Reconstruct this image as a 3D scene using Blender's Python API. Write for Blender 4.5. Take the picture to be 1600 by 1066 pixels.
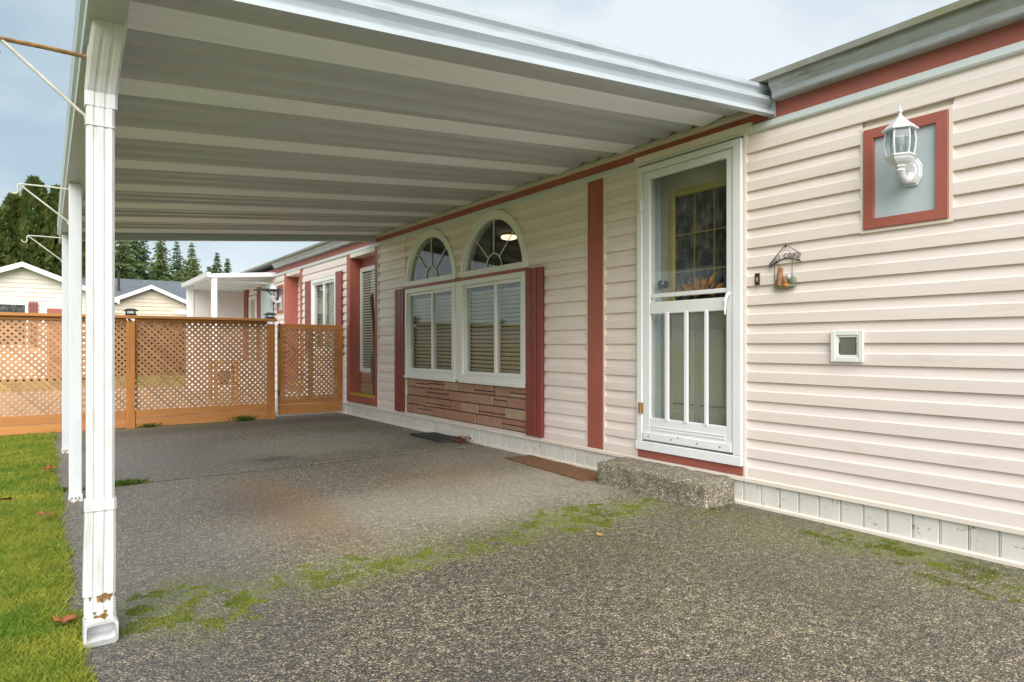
import bpy, bmesh, math, random
import numpy as np
from mathutils import Vector, Matrix, noise as mnoise
R = math.radians
random.seed(7)
rng = np.random.default_rng(7)
for o in list(bpy.data.objects):
    bpy.data.objects.remove(o)
scene = bpy.context.scene
COL = scene.collection

# ------------------------------------------------------------------ camera
cam_d = bpy.data.cameras.new('camera')
cam = bpy.data.objects.new('camera', cam_d)
COL.objects.link(cam)
cam.location = (0, 0, 1.0)
cam.rotation_euler = (R(90), 0, R(-35.97))
cam_d.sensor_width = 36
cam_d.lens = 22.53
cam_d.shift_y = 0.0045
cam_d.clip_start = 0.05
cam_d.clip_end = 3000
scene.camera = cam

# ------------------------------------------------------------------ sky, sun, exposure
SUN_EL, SUN_AZ = 38, 204          # azimuth of the sun measured clockwise from +Y
world = bpy.data.worlds.new('World')
scene.world = world
world.use_nodes = True
wn, wl = world.node_tree.nodes, world.node_tree.links
wn.clear()
w_out = wn.new('ShaderNodeOutputWorld')
w_bg = wn.new('ShaderNodeBackground')
sky = wn.new('ShaderNodeTexSky')
sky.sky_type = 'NISHITA'
sky.sun_disc = False
sky.sun_elevation = R(SUN_EL)
sky.sun_rotation = R(SUN_AZ)
sky.dust_density = 2.0
tc = wn.new('ShaderNodeTexCoord')
mp = wn.new('ShaderNodeMapping')
mp.inputs['Scale'].default_value = (1, 1, 2.2)
mp.inputs['Location'].default_value = (6, 6, 2)
nz = wn.new('ShaderNodeTexNoise')
nz.inputs['Scale'].default_value = 1.6
nz.inputs['Detail'].default_value = 6
nz.inputs['Roughness'].default_value = 0.5
ramp = wn.new('ShaderNodeValToRGB')
ramp.color_ramp.elements[0].position = 0.36
ramp.color_ramp.elements[0].color = (1.42, 1.82, 2.05, 1)
ramp.color_ramp.elements[1].position = 0.60
ramp.color_ramp.elements[1].color = (2.85, 3.02, 3.12, 1)
mixw = wn.new('ShaderNodeMix')
mixw.data_type = 'RGBA'
mixw.inputs[0].default_value = 0.90     # cloud cover
wl.new(tc.outputs['Generated'], mp.inputs['Vector'])
wl.new(mp.outputs['Vector'], nz.inputs['Vector'])
wl.new(nz.outputs['Fac'], ramp.inputs['Fac'])
wl.new(sky.outputs['Color'], mixw.inputs[6])
wl.new(ramp.outputs['Color'], mixw.inputs[7])
wl.new(mixw.outputs[2], w_bg.inputs['Color'])
w_bg.inputs['Strength'].default_value = 0.09
wl.new(w_bg.outputs['Background'], w_out.inputs['Surface'])

sun_d = bpy.data.lights.new('sun', 'SUN')
sun_d.energy = 1.5
sun_d.angle = R(60)
sun_d.color = (1.0, 0.97, 0.92)
sun = bpy.data.objects.new('sun', sun_d)
COL.objects.link(sun)
sv = Vector((math.sin(R(SUN_AZ)) * math.cos(R(SUN_EL)), math.cos(R(SUN_AZ)) * math.cos(R(SUN_EL)), math.sin(R(SUN_EL))))
sun.rotation_euler = sv.to_track_quat('Z', 'Y').to_euler()
sun.location = (-6, -8, 12)

vs = scene.view_settings
vs.view_transform = 'Standard'
vs.look = 'None'
vs.gamma = 1
vs.use_curve_mapping = False
vs.exposure = 1.78
scene.render.engine = 'CYCLES'
scene.cycles.max_bounces = 8
scene.cycles.diffuse_bounces = 5
scene.cycles.transparent_max_bounces = 12

# ------------------------------------------------------------------ materials
def nt(name):
    m = bpy.data.materials.new(name)
    m.use_nodes = True
    n, l = m.node_tree.nodes, m.node_tree.links
    return m, n, l, n['Principled BSDF']

def mixc(n, l, fac, a, b):
    x = n.new('ShaderNodeMix')
    x.data_type = 'RGBA'
    for s, v in ((0, fac), (6, a), (7, b)):
        if isinstance(v, (int, float)):
            x.inputs[s].default_value = v
        elif isinstance(v, tuple):
            x.inputs[s].default_value = (*v, 1)
        else:
            l.new(v, x.inputs[s])
    return x.outputs[2]

def math_(n, l, op, a, b=None, clamp=False):
    x = n.new('ShaderNodeMath')
    x.operation = op
    x.use_clamp = clamp
    for i, v in enumerate((a, b)):
        if v is None:
            continue
        if isinstance(v, (int, float)):
            x.inputs[i].default_value = v
        else:
            l.new(v, x.inputs[i])
    return x.outputs[0]

def noise_(n, l, vec, scale, detail=4, rough=0.55, sx=(1, 1, 1)):
    if sx != (1, 1, 1):
        m = n.new('ShaderNodeMapping')
        m.inputs['Scale'].default_value = sx
        l.new(vec, m.inputs['Vector'])
        vec = m.outputs['Vector']
    x = n.new('ShaderNodeTexNoise')
    x.inputs['Scale'].default_value = scale
    x.inputs['Detail'].default_value = detail
    x.inputs['Roughness'].default_value = rough
    l.new(vec, x.inputs['Vector'])
    return x.outputs['Fac']

def ramp_(n, l, fac, stops):
    r = n.new('ShaderNodeValToRGB')
    e = r.color_ramp.elements
    while len(e) < len(stops):
        e.new(0.5)
    for i, (p, c) in enumerate(stops):
        e[i].position = p
        e[i].color = (*c, 1) if isinstance(c, tuple) else (c, c, c, 1)
    l.new(fac, r.inputs['Fac'])
    return r.outputs['Color']

def M(name, c1, c2=None, scale=3, rough=0.5, sx=(1, 1, 1), bump=0.0, bscale=40, bsx=(1, 1, 1), metal=0.0, rnd=0.0,
      dirt=None, dirt_at=(0.6, 0.75), dirt_scale=6, dirt_sx=(1, 1, 1), dirt_amt=0.7, spec=0.5, wpos=False, grime=None, grime_sx=(1, 1, 1), grime_at=(0.55, 0.8), grime_amt=0.4, grime_scale=4):
    m, n, l, p = nt(name)
    t = n.new('ShaderNodeNewGeometry').outputs['Position'] if wpos else n.new('ShaderNodeTexCoord').outputs['Object']
    col = mixc(n, l, ramp_(n, l, noise_(n, l, t, scale, 5, 0.6, sx), [(0.3, 0.0), (0.7, 1.0)]), c1, c2 or c1)
    if dirt:
        f = ramp_(n, l, noise_(n, l, t, dirt_scale, 7, 0.65, dirt_sx), [(dirt_at[0], 0.0), (dirt_at[1], dirt_amt)])
        col = mixc(n, l, f, col, dirt)
    if grime:
        f = ramp_(n, l, noise_(n, l, t, grime_scale, 8, 0.7, grime_sx), [(grime_at[0], 0.0), (grime_at[1], grime_amt)])
        col = mixc(n, l, f, col, grime)
    if rnd:
        oi = n.new('ShaderNodeObjectInfo').outputs['Random']
        hs = n.new('ShaderNodeHueSaturation')
        l.new(math_(n, l, 'ADD', math_(n, l, 'MULTIPLY', oi, rnd * 2), 1 - rnd), hs.inputs['Value'])
        l.new(col, hs.inputs['Color'])
        col = hs.outputs['Color']
    l.new(col, p.inputs['Base Color'])
    p.inputs['Roughness'].default_value = rough
    p.inputs['Metallic'].default_value = metal
    p.inputs['Specular IOR Level'].default_value = spec
    if bump:
        b = n.new('ShaderNodeBump')
        b.inputs['Strength'].default_value = bump
        b.inputs['Distance'].default_value = 0.004
        l.new(noise_(n, l, t, bscale, 5, 0.6, bsx), b.inputs['Height'])
        l.new(b.outputs['Normal'], p.inputs['Normal'])
    return m

MAT = {}
MAT['siding'] = M('vinyl_siding', (0.84, 0.73, 0.675), (0.80, 0.695, 0.65), 1.5, 0.42, (3, 0.6, 8), 0.25, 30, (1, 0.25, 3), rnd=0.02,
                  dirt=(0.85, 0.79, 0.74), dirt_at=(0.58, 0.72), dirt_scale=3.5, dirt_sx=(1, 0.8, 5), dirt_amt=0.5, grime=(0.50, 0.42, 0.35), grime_sx=(1, 0.5, 3), grime_at=(0.55, 0.85), grime_amt=0.5, grime_scale=5)
MAT['siding_trim'] = M('vinyl_trim', (0.80, 0.71, 0.62), (0.76, 0.68, 0.60), 2, 0.4)
MAT['white'] = M('white_aluminium', (0.80, 0.81, 0.82), (0.76, 0.77, 0.78), 3, 0.34, grime=(0.42, 0.41, 0.36), grime_sx=(2, 2, 0.4), grime_amt=0.3, dirt=(0.5, 0.5, 0.46), dirt_at=(0.62, 0.8), dirt_scale=9, dirt_amt=0.35)
MAT['vinyl_white'] = M('white_vinyl', (0.80, 0.80, 0.77), (0.77, 0.77, 0.74), 3, 0.35)
MAT['belt'] = M('belt_metal', (0.66, 0.70, 0.70), (0.60, 0.64, 0.63), 2, 0.4, (1, 0.3, 4))
MAT['galv'] = M('gutter_metal', (0.46, 0.49, 0.50), (0.40, 0.43, 0.44), 3, 0.42, (1, 0.3, 4), metal=0.15,
                dirt=(0.19, 0.18, 0.13), dirt_at=(0.52, 0.7), dirt_scale=14, dirt_sx=(1, 0.35, 2.5), dirt_amt=0.75)
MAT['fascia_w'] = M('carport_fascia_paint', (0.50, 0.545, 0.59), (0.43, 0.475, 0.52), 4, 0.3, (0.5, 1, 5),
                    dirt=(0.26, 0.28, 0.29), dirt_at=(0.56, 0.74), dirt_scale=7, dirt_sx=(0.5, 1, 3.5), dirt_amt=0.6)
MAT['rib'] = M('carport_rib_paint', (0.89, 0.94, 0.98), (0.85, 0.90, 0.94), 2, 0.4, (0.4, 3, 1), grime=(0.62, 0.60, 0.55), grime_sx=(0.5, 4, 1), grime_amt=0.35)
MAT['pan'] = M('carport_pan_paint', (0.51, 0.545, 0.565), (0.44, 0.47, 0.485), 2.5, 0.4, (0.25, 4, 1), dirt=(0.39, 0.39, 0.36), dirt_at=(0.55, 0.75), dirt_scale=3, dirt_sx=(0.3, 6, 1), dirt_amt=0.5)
MAT['red'] = M('red_painted_wood', (0.38, 0.11, 0.078), (0.32, 0.09, 0.063), 5, 0.5, (2, 2, 0.5), 0.3, 60, (1, 1, 0.2))
MAT['red_h'] = M('red_painted_board', (0.38, 0.11, 0.078), (0.32, 0.09, 0.063), 5, 0.5, (2, 0.5, 2), 0.3, 60, (1, 0.2, 1))
MAT['shutter'] = M('shutter_vinyl', (0.25, 0.052, 0.045), (0.215, 0.043, 0.038), 4, 0.45)
MAT['cedar'] = M('stained_cedar', (0.56, 0.25, 0.075), (0.42, 0.17, 0.045), 4, 0.6, (0.5, 2, 5), 0.5, 60, (0.2, 1, 2), rnd=0.08,
                 dirt=(0.20, 0.075, 0.02), dirt_at=(0.6, 0.75), dirt_scale=5, dirt_sx=(0.7, 1, 2), dirt_amt=0.5)
MAT['cedar_v'] = M('stained_cedar_post', (0.54, 0.23, 0.06), (0.40, 0.15, 0.04), 4, 0.6, (5, 5, 0.5), 0.5, 60, (2, 2, 0.2), rnd=0.08)
MAT['lattice'] = M('stained_lattice', (0.56, 0.30, 0.145), (0.42, 0.22, 0.105), 9, 0.65, rnd=0.16)
MAT['mustard'] = M('mustard_paint', (0.52, 0.33, 0.04), (0.42, 0.26, 0.03), 4, 0.5)
MAT['skirt'] = M('skirting_vinyl', (0.74, 0.72, 0.67), (0.65, 0.63, 0.57), 3, 0.5, rnd=0.04, wpos=True, grime=(0.35, 0.33, 0.26), grime_sx=(1, 1, 0.5),
                 dirt=(0.16, 0.13, 0.09), dirt_at=(0.61, 0.66), dirt_scale=42, dirt_sx=(1, 0.6, 1), dirt_amt=0.65)
MAT['black'] = M('black_plastic', (0.018, 0.018, 0.02), (0.03, 0.03, 0.033), 8, 0.45)
MAT['rubber'] = M('black_rubber', (0.02, 0.021, 0.024), (0.045, 0.046, 0.05), 30, 0.75, bump=0.6, bscale=120)
MAT['coir'] = M('coir_fibre', (0.25, 0.125, 0.055), (0.15, 0.075, 0.035), 40, 0.95, (1, 0.5, 1), 1.0, 220, (1, 0.4, 1), dirt=(0.30, 0.15, 0.06), dirt_scale=9)
MAT['iron'] = M('dark_wrought_iron', (0.03, 0.022, 0.02), (0.055, 0.035, 0.025), 40, 0.6)
MAT['brass'] = M('aged_brass', (0.45, 0.33, 0.13), (0.35, 0.26, 0.10), 6, 0.35, metal=0.6)
MAT['steel'] = M('knob_steel', (0.14, 0.14, 0.14), None, 6, 0.3, metal=0.7)
MAT['door'] = M('beige_door_paint', (0.43, 0.405, 0.34), (0.40, 0.375, 0.315), 3, 0.5)
MAT['door_came'] = M('lite_frame_paint', (0.40, 0.34, 0.09), (0.33, 0.28, 0.07), 5, 0.45)
MAT['panel_gray'] = M('grey_panel', (0.50, 0.565, 0.60), (0.47, 0.535, 0.57), 4, 0.5)
MAT['lamp_white'] = M('lamp_white_metal', (0.72, 0.745, 0.76), (0.62, 0.65, 0.67), 30, 0.35, dirt=(0.3, 0.27, 0.2), dirt_at=(0.62, 0.75), dirt_scale=40, dirt_amt=0.5)
MAT['flap'] = M('smoky_flap', (0.17, 0.175, 0.13), (0.14, 0.145, 0.11), 5, 0.25)
MAT['dark_gap'] = M('dark_recess', (0.03, 0.03, 0.032), None, 5, 0.9)
MAT['blind'] = M('blind_slat', (0.82, 0.79, 0.73), None, 3, 0.5)
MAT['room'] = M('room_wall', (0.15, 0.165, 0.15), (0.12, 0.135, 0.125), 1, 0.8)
MAT['roof'] = M('grey_shingles', (0.15, 0.17, 0.19), (0.09, 0.105, 0.12), 6, 0.85, (1, 1, 1), 0.8, 25, (1, 1, 3))
MAT['roof_moss'] = M('mossy_roof', (0.26, 0.26, 0.23), (0.19, 0.19, 0.17), 5, 0.85, dirt=(0.20, 0.21, 0.07), dirt_at=(0.45, 0.6), dirt_scale=2.5)
MAT['rustarm'] = M('rusted_iron', (0.11, 0.05, 0.025), (0.36, 0.21, 0.06), 25, 0.8)
MAT['cream_rod'] = M('cream_painted_rod', (0.62, 0.60, 0.52), (0.42, 0.41, 0.36), 20, 0.5)
MAT['nb_siding'] = M('neighbour_siding', (0.70, 0.64, 0.58), (0.66, 0.60, 0.54), 2, 0.55)
MAT['nb_beige'] = M('neighbour_beige_siding', (0.66, 0.58, 0.46), (0.62, 0.54, 0.42), 2, 0.55)
MAT['porch_panel'] = M('porch_panel', (0.73, 0.67, 0.66), (0.69, 0.63, 0.62), 1.5, 0.5)
MAT['bark'] = M('bark', (0.10, 0.075, 0.055), (0.05, 0.038, 0.03), 12, 0.9, (1, 1, 0.3))
MAT['vase'] = M('dark_vase_glaze', (0.06, 0.045, 0.04), (0.16, 0.12, 0.10), 25, 0.3, (1, 1, 0.4))
MAT['cane'] = M('dried_cane', (0.26, 0.12, 0.035), (0.15, 0.07, 0.02), 30, 0.7, (1, 1, 0.2))
MAT['gold'] = M('golden_leaf', (0.62, 0.30, 0.035), (0.36, 0.14, 0.015), 30, 0.45)
MAT['leaf_red'] = M('dry_leaf', (0.30, 0.10, 0.03), (0.20, 0.055, 0.02), 20, 0.7)
MAT['leaf_yel'] = M('yellow_leaf', (0.50, 0.36, 0.06), (0.36, 0.22, 0.04), 20, 0.7)
MAT['orn_brown'] = M('ornament_brown', (0.24, 0.11, 0.05), (0.36, 0.20, 0.09), 45, 0.6)
MAT['orn_green'] = M('ornament_green', (0.16, 0.19, 0.12), (0.28, 0.29, 0.20), 45, 0.6)
MAT['orn_orange'] = M('ornament_orange', (0.50, 0.21, 0.04), (0.38, 0.14, 0.03), 45, 0.55)
MAT['patio'] = M('pale_concrete', (0.46, 0.41, 0.34), (0.38, 0.34, 0.28), 3, 0.85)
MAT['concrete_in'] = M('pavement_soil', (0.055, 0.045, 0.025), (0.05, 0.06, 0.015), 12, 0.95)

def foliage(name, a, b, scale=2.0, rnd=0.1):
    m, n, l, p = nt(name)
    t = n.new('ShaderNodeTexCoord').outputs['Object']
    f = ramp_(n, l, noise_(n, l, t, scale, 5, 0.7), [(0.32, 0.0), (0.68, 1.0)])
    col = mixc(n, l, f, a, b)
    l.new(col, p.inputs['Base Color'])
    p.inputs['Roughness'].default_value = 0.65
    p.inputs['Specular IOR Level'].default_value = 0.25
    tr = n.new('ShaderNodeBsdfTranslucent')
    l.new(col, tr.inputs['Color'])
    mx = n.new('ShaderNodeMixShader')
    mx.inputs[0].default_value = 0.3
    l.new(p.outputs[0], mx.inputs[1])
    l.new(tr.outputs[0], mx.inputs[2])
    l.new(mx.outputs[0], n['Material Output'].inputs['Surface'])
    return m
MAT['thuja'] = foliage('thuja_foliage', (0.06, 0.115, 0.028), (0.155, 0.165, 0.04), 1.3)
MAT['fir'] = foliage('fir_needles', (0.085, 0.145, 0.075), (0.17, 0.235, 0.11), 0.8)  # fir greens paled to paint distance haze into the needles
MAT['fir_y'] = foliage('young_fir_needles', (0.12, 0.19, 0.07), (0.22, 0.26, 0.10), 0.8)
MAT['grass'] = foliage('grass_blades', (0.15, 0.26, 0.03), (0.40, 0.40, 0.06), 3.0)
MAT['weed'] = foliage('weed_leaves', (0.06, 0.12, 0.02), (0.13, 0.19, 0.03), 6)
MAT['moss'] = foliage('moss_tufts', (0.11, 0.155, 0.015), (0.25, 0.28, 0.035), 5)
MAT['barberry'] = foliage('reddish_shrub', (0.20, 0.07, 0.035), (0.28, 0.13, 0.06), 2)

def glass_mat(name, tint, refl=1.0, rough=0.0):
    m, n, l, p = nt(name)
    n.remove(p)
    fr = n.new('ShaderNodeFresnel')
    fr.inputs['IOR'].default_value = 1.62
    g = n.new('ShaderNodeBsdfGlossy')
    g.inputs['Roughness'].default_value = rough
    t = n.new('ShaderNodeBsdfTransparent')
    t.inputs['Color'].default_value = (*tint, 1)
    mx = n.new('ShaderNodeMixShader')
    l.new(math_(n, l, 'MULTIPLY', fr.outputs[0], refl, True), mx.inputs[0])
    l.new(t.outputs[0], mx.inputs[1])
    l.new(g.outputs[0], mx.inputs[2])
    l.new(mx.outputs[0], n['Material Output'].inputs['Surface'])
    return m
MAT['glass'] = glass_mat('window_glass', (0.90, 0.92, 0.90), 0.20)
MAT['screen'] = glass_mat('storm_glass', (0.94, 0.95, 0.94), 0.10)
MAT['lampglass'] = glass_mat('seeded_lamp_glass', (0.80, 0.86, 0.88), 1.6, 0.25)

def door_glass():
    m, n, l, p = nt('textured_door_glass')
    t = n.new('ShaderNodeTexCoord').outputs['Object']
    f = noise_(n, l, t, 26, 3, 0.6, (1, 1.0, 0.45))
    l.new(ramp_(n, l, f, [(0.40, (0.020, 0.022, 0.026)), (0.55, (0.075, 0.075, 0.08)), (0.68, (0.17, 0.16, 0.16))]), p.inputs['Base Color'])
    p.inputs['Roughness'].default_value = 0.12
    b = n.new('ShaderNodeBump')
    b.inputs['Strength'].default_value = 0.5
    b.inputs['Distance'].default_value = 0.004
    l.new(f, b.inputs['Height'])
    l.new(b.outputs[0], p.inputs['Normal'])
    return m
MAT['door_glass'] = door_glass()

def emis(name, c, s):
    m, n, l, p = nt(name)
    p.inputs['Base Color'].default_value = (*c, 1)
    p.inputs['Emission Color'].default_value = (*c, 1)
    p.inputs['Emission Strength'].default_value = s
    return m
MAT['bulb'] = emis('lit_lamp', (1.0, 0.80, 0.50), 0.7)

def stone_mat():
    m, n, l, p = nt('ledge_stone')
    t = n.new('ShaderNodeTexCoord').outputs['Object']
    oi = n.new('ShaderNodeObjectInfo').outputs['Random']
    base = ramp_(n, l, oi, [(0.0, (0.36, 0.19, 0.12)), (0.3, (0.46, 0.30, 0.19)), (0.6, (0.42, 0.19, 0.125)), (1.0, (0.52, 0.37, 0.25))])
    f = noise_(n, l, t, 12, 6, 0.7, (1, 0.8, 1.3))
    l.new(mixc(n, l, ramp_(n, l, f, [(0.3, 0.0), (0.7, 0.55)]), base, (0.26, 0.14, 0.09)), p.inputs['Base Color'])
    p.inputs['Roughness'].default_value = 0.8
    b = n.new('ShaderNodeBump')
    b.inputs['Strength'].default_value = 0.8
    b.inputs['Distance'].default_value = 0.008
    l.new(noise_(n, l, t, 20, 6, 0.7, (1, 0.8, 1.3)), b.inputs['Height'])
    l.new(b.outputs[0], p.inputs['Normal'])
    return m
MAT['stone'] = stone_mat()

NZ = {}
def blob(n, l, pos, cx, cy, rx, ry, soft=0.5, amp=0.5, nscale=2.2):
    """soft noisy patch on the ground round (cx, cy): 1 inside, 0 outside"""
    m = n.new('ShaderNodeMapping')
    m.vector_type = 'POINT'
    m.inputs['Location'].default_value = (-cx / rx, -cy / ry, 0)
    m.inputs['Scale'].default_value = (1 / rx, 1 / ry, 0)
    l.new(pos, m.inputs['Vector'])
    ln = n.new('ShaderNodeVectorMath')
    ln.operation = 'LENGTH'
    l.new(m.outputs[0], ln.inputs[0])
    nscale = 2.2 if nscale < 3 else 3.5
    key = nscale
    if key not in NZ:
        NZ[key] = noise_(n, l, pos, nscale, 4, 0.65)
    nzv = NZ[key]
    d = math_(n, l, 'ADD', ln.outputs['Value'], math_(n, l, 'MULTIPLY', math_(n, l, 'SUBTRACT', nzv, 0.5), amp * 4))
    mr = n.new('ShaderNodeMapRange')
    mr.interpolation_type = 'SMOOTHSTEP'
    mr.inputs['From Min'].default_value = 1 + soft
    mr.inputs['From Max'].default_value = 1 - soft
    l.new(d, mr.inputs['Value'])
    return mr.outputs[0]

def aggregate(name, scale=95, step=False):
    """exposed-aggregate concrete: pebbles, worn dry area, wet area, moss and rust stains"""
    m, n, l, p = nt(name)
    pos = n.new('ShaderNodeTexCoord').outputs['Object']
    v = n.new('ShaderNodeTexVoronoi')
    v.feature = 'F1'
    v.inputs['Scale'].default_value = scale
    l.new(pos, v.inputs['Vector'])
    sep = n.new('ShaderNodeSeparateColor')
    l.new(v.outputs['Color'], sep.inputs[0])
    peb = ramp_(n, l, sep.outputs[0], [(0.0, (0.05, 0.052, 0.054)), (0.34, (0.13, 0.125, 0.115)), (0.52, (0.29, 0.215, 0.13)),
                                       (0.70, (0.36, 0.315, 0.245)), (0.86, (0.62, 0.49, 0.31)), (1.0, (0.84, 0.77, 0.64))])
    v2 = n.new('ShaderNodeTexVoronoi')
    v2.inputs['Scale'].default_value = scale * 1.9
    l.new(pos, v2.inputs['Vector'])
    sep2 = n.new('ShaderNodeSeparateColor')
    l.new(v2.outputs['Color'], sep2.inputs[0])
    peb2 = ramp_(n, l, sep2.outputs[1], [(0.0, (0.03, 0.033, 0.036)), (0.5, (0.12, 0.11, 0.095)), (0.8, (0.30, 0.25, 0.17)), (1.0, (0.55, 0.50, 0.42))])
    edge = ramp_(n, l, v.outputs['Distance'], [(0.34, 1.0), (0.62, 0.0)])
    col = mixc(n, l, edge, peb2, peb)
    big = ramp_(n, l, noise_(n, l, pos, 0.9, 5, 0.6), [(0.3, 0.0), (0.72, 1.0)])
    mot = n.new('ShaderNodeMix')
    mot.data_type = 'RGBA'
    mot.blend_type = 'MULTIPLY'
    mot.inputs[0].default_value = 1.0
    l.new(col, mot.inputs[6])
    l.new(ramp_(n, l, noise_(n, l, pos, 26, 5, 0.85), [(0.30, (0.25, 0.25, 0.26)), (0.50, (0.80, 0.80, 0.78)), (0.68, (1.6, 1.56, 1.48))]), mot.inputs[7])
    col = mot.outputs[2]
    if step:
        col = mixc(n, l, math_(n, l, 'ADD', math_(n, l, 'MULTIPLY', big, 0.2), 0.12), col, (0.36, 0.34, 0.27))
        mossf = ramp_(n, l, noise_(n, l, pos, 7, 6, 0.7), [(0.5, 0.0), (0.72, 0.6)])
        col = mixc(n, l, mossf, col, (0.15, 0.145, 0.06))
        wet = None
    else:
        sx = n.new('ShaderNodeSeparateXYZ')
        l.new(pos, sx.inputs[0])
        X, Y = sx.outputs[0], sx.outputs[1]
        wob = math_(n, l, 'MULTIPLY', math_(n, l, 'SUBTRACT', noise_(n, l, pos, 1.3, 5, 0.6), 0.5), 0.9)
        yy = math_(n, l, 'ADD', Y, wob)
        # sheltered, dry and dusty concrete behind the drip line, rain-wet in front of it
        dry = n.new('ShaderNodeMapRange')
        dry.interpolation_type = 'SMOOTHSTEP'
        dry.inputs['From Min'].default_value = 2.45
        dry.inputs['From Max'].default_value = 3.1
        l.new(yy, dry.inputs['Value'])
        dry = dry.outputs[0]
        mulw = n.new('ShaderNodeMix')
        mulw.data_type = 'RGBA'
        mulw.blend_type = 'MULTIPLY'
        mulw.inputs[0].default_value = 1.0
        l.new(col, mulw.inputs[6])
        mulw.inputs[7].default_value = (0.88, 0.86, 0.83, 1)
        wetp = mulw.outputs[2]
        darkp = mixc(n, l, 0.38, wetp, (0.045, 0.045, 0.045))
        col = mixc(n, l, dry, mixc(n, l, ramp_(n, l, noise_(n, l, pos, 1.1, 5, 0.65), [(0.38, 0.0), (0.62, 1.0)]), darkp, wetp), col)
        dusty = mixc(n, l, 0.16, col, (0.48, 0.44, 0.37))
        col = mixc(n, l, math_(n, l, 'MULTIPLY', dry, big), col, dusty)
        # pale worn patches
        for cx, cy, rx, ry, a in ((2.3, 3.65, 1.3, 0.5, 0.70), (2.3, 6.5, 0.9, 0.7, 0.6), (3.0, 4.6, 0.6, 0.9, 0.4)):
            f = blob(n, l, pos, cx, cy, rx, ry, 0.6, 0.4)
            col = mixc(n, l, math_(n, l, 'MULTIPLY', f, a), col, mixc(n, l, 0.36, col, (0.72, 0.66, 0.55)))
        # far slab darker grey, damp outer edge
        f = blob(n, l, pos, 0.6, 6.6, 0.9, 1.6, 0.7, 0.3)
        col = mixc(n, l, math_(n, l, 'MULTIPLY', f, 0.55), col, (0.17, 0.172, 0.178))
        f = blob(n, l, pos, 0.25, 3.6, 0.55, 1.5, 0.7, 0.3)
        col = mixc(n, l, math_(n, l, 'MULTIPLY', f, 0.45), col, (0.11, 0.113, 0.12))
        f = blob(n, l, pos, 2.0, 8.5, 2.2, 0.35, 0.7, 0.2)
        col = mixc(n, l, math_(n, l, 'MULTIPLY', f, 0.7), col, (0.12, 0.11, 0.085))
        # rust and oil
        f = blob(n, l, pos, 1.22, 4.0, 0.22, 0.85, 0.8, 0.35, 2.6)
        col = mixc(n, l, math_(n, l, 'MULTIPLY', f, 0.72), col, mixc(n, l, 0.3, (0.27, 0.135, 0.045), col))
        f = blob(n, l, pos, 1.0, 4.25, 0.22, 0.5, 0.8, 0.35, 2.6)
        col = mixc(n, l, math_(n, l, 'MULTIPLY', f, 0.5), col, (0.12, 0.105, 0.10))
        f = blob(n, l, pos, 2.45, 4.3, 0.5, 0.35, 0.8, 0.35, 2.6)
        col = mixc(n, l, math_(n, l, 'MULTIPLY', f, 0.28), col, (0.36, 0.22, 0.11))
        f = blob(n, l, pos, 1.62, 5.8, 0.16, 0.1, 0.8, 0.3, 5)
        col = mixc(n, l, math_(n, l, 'MULTIPLY', f, 0.6), col, (0.06, 0.055, 0.05))
        # moss stains along the drip line, by the wall and by the fence
        mg = ramp_(n, l, noise_(n, l, pos, 11, 6, 0.75), [(0.35, 0.0), (0.54, 1.0)])
        mg2 = ramp_(n, l, noise_(n, l, pos, 2.4, 5, 0.7), [(0.36, 0.25), (0.56, 1.0)])
        mgc = math_(n, l, 'MULTIPLY', math_(n, l, 'MULTIPLY', mg, mg2), math_(n, l, 'SUBTRACT', 1.0, math_(n, l, 'MULTIPLY', edge, 0.45)))
        for cx, cy, rx, ry, a in ((0.46, 2.72, 0.22, 0.28, 1.0), (1.1, 2.72, 0.4, 0.17, 0.85), (1.75, 2.70, 0.45, 0.12, 0.8), (2.62, 2.78, 0.5, 0.2, 1.0), (2.2, 2.8, 1.0, 0.2, 0.35),
                                  (3.36, 1.5, 0.2, 0.35, 1.0), (3.3, 1.0, 0.25, 0.4, 0.8), (3.2, 2.1, 0.3, 0.5, 0.55), (3.0, 7.7, 0.5, 0.2, 1.0), (1.4, 8.85, 0.9, 0.14, 1.0), (2.6, 1.7, 0.8, 0.8, 0.25), (1.6, 2.85, 1.7, 0.3, 0.3)):
            f = blob(n, l, pos, cx, cy, rx, ry, 0.7, 0.35, 3.5)
            f = math_(n, l, 'MULTIPLY', math_(n, l, 'MULTIPLY', f, mgc), a * 0.62)
            col = mixc(n, l, f, col, (0.17, 0.215, 0.022))
        wet = math_(n, l, 'SUBTRACT', 1.0, dry)
    l.new(col, p.inputs['Base Color'])
    if wet is not None:
        rr = n.new('ShaderNodeMapRange')
        rr.inputs['To Min'].default_value = 0.88
        rr.inputs['To Max'].default_value = 0.55
        l.new(wet, rr.inputs['Value'])
        l.new(rr.outputs[0], p.inputs['Roughness'])
    else:
        p.inputs['Roughness'].default_value = 0.9
    b = n.new('ShaderNodeBump')
    b.inputs['Strength'].default_value = 0.9
    b.inputs['Distance'].default_value = 0.006
    b.invert = True
    hn = math_(n, l, 'ADD', v.outputs['Distance'], math_(n, l, 'MULTIPLY', noise_(n, l, pos, 30, 4, 0.6), 0.6))
    l.new(hn, b.inputs['Height'])
    l.new(b.outputs[0], p.inputs['Normal'])
    return m
MAT['drive'] = aggregate('exposed_aggregate', 126)
MAT['stepm'] = aggregate('aggregate_step', 110, True)

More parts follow.
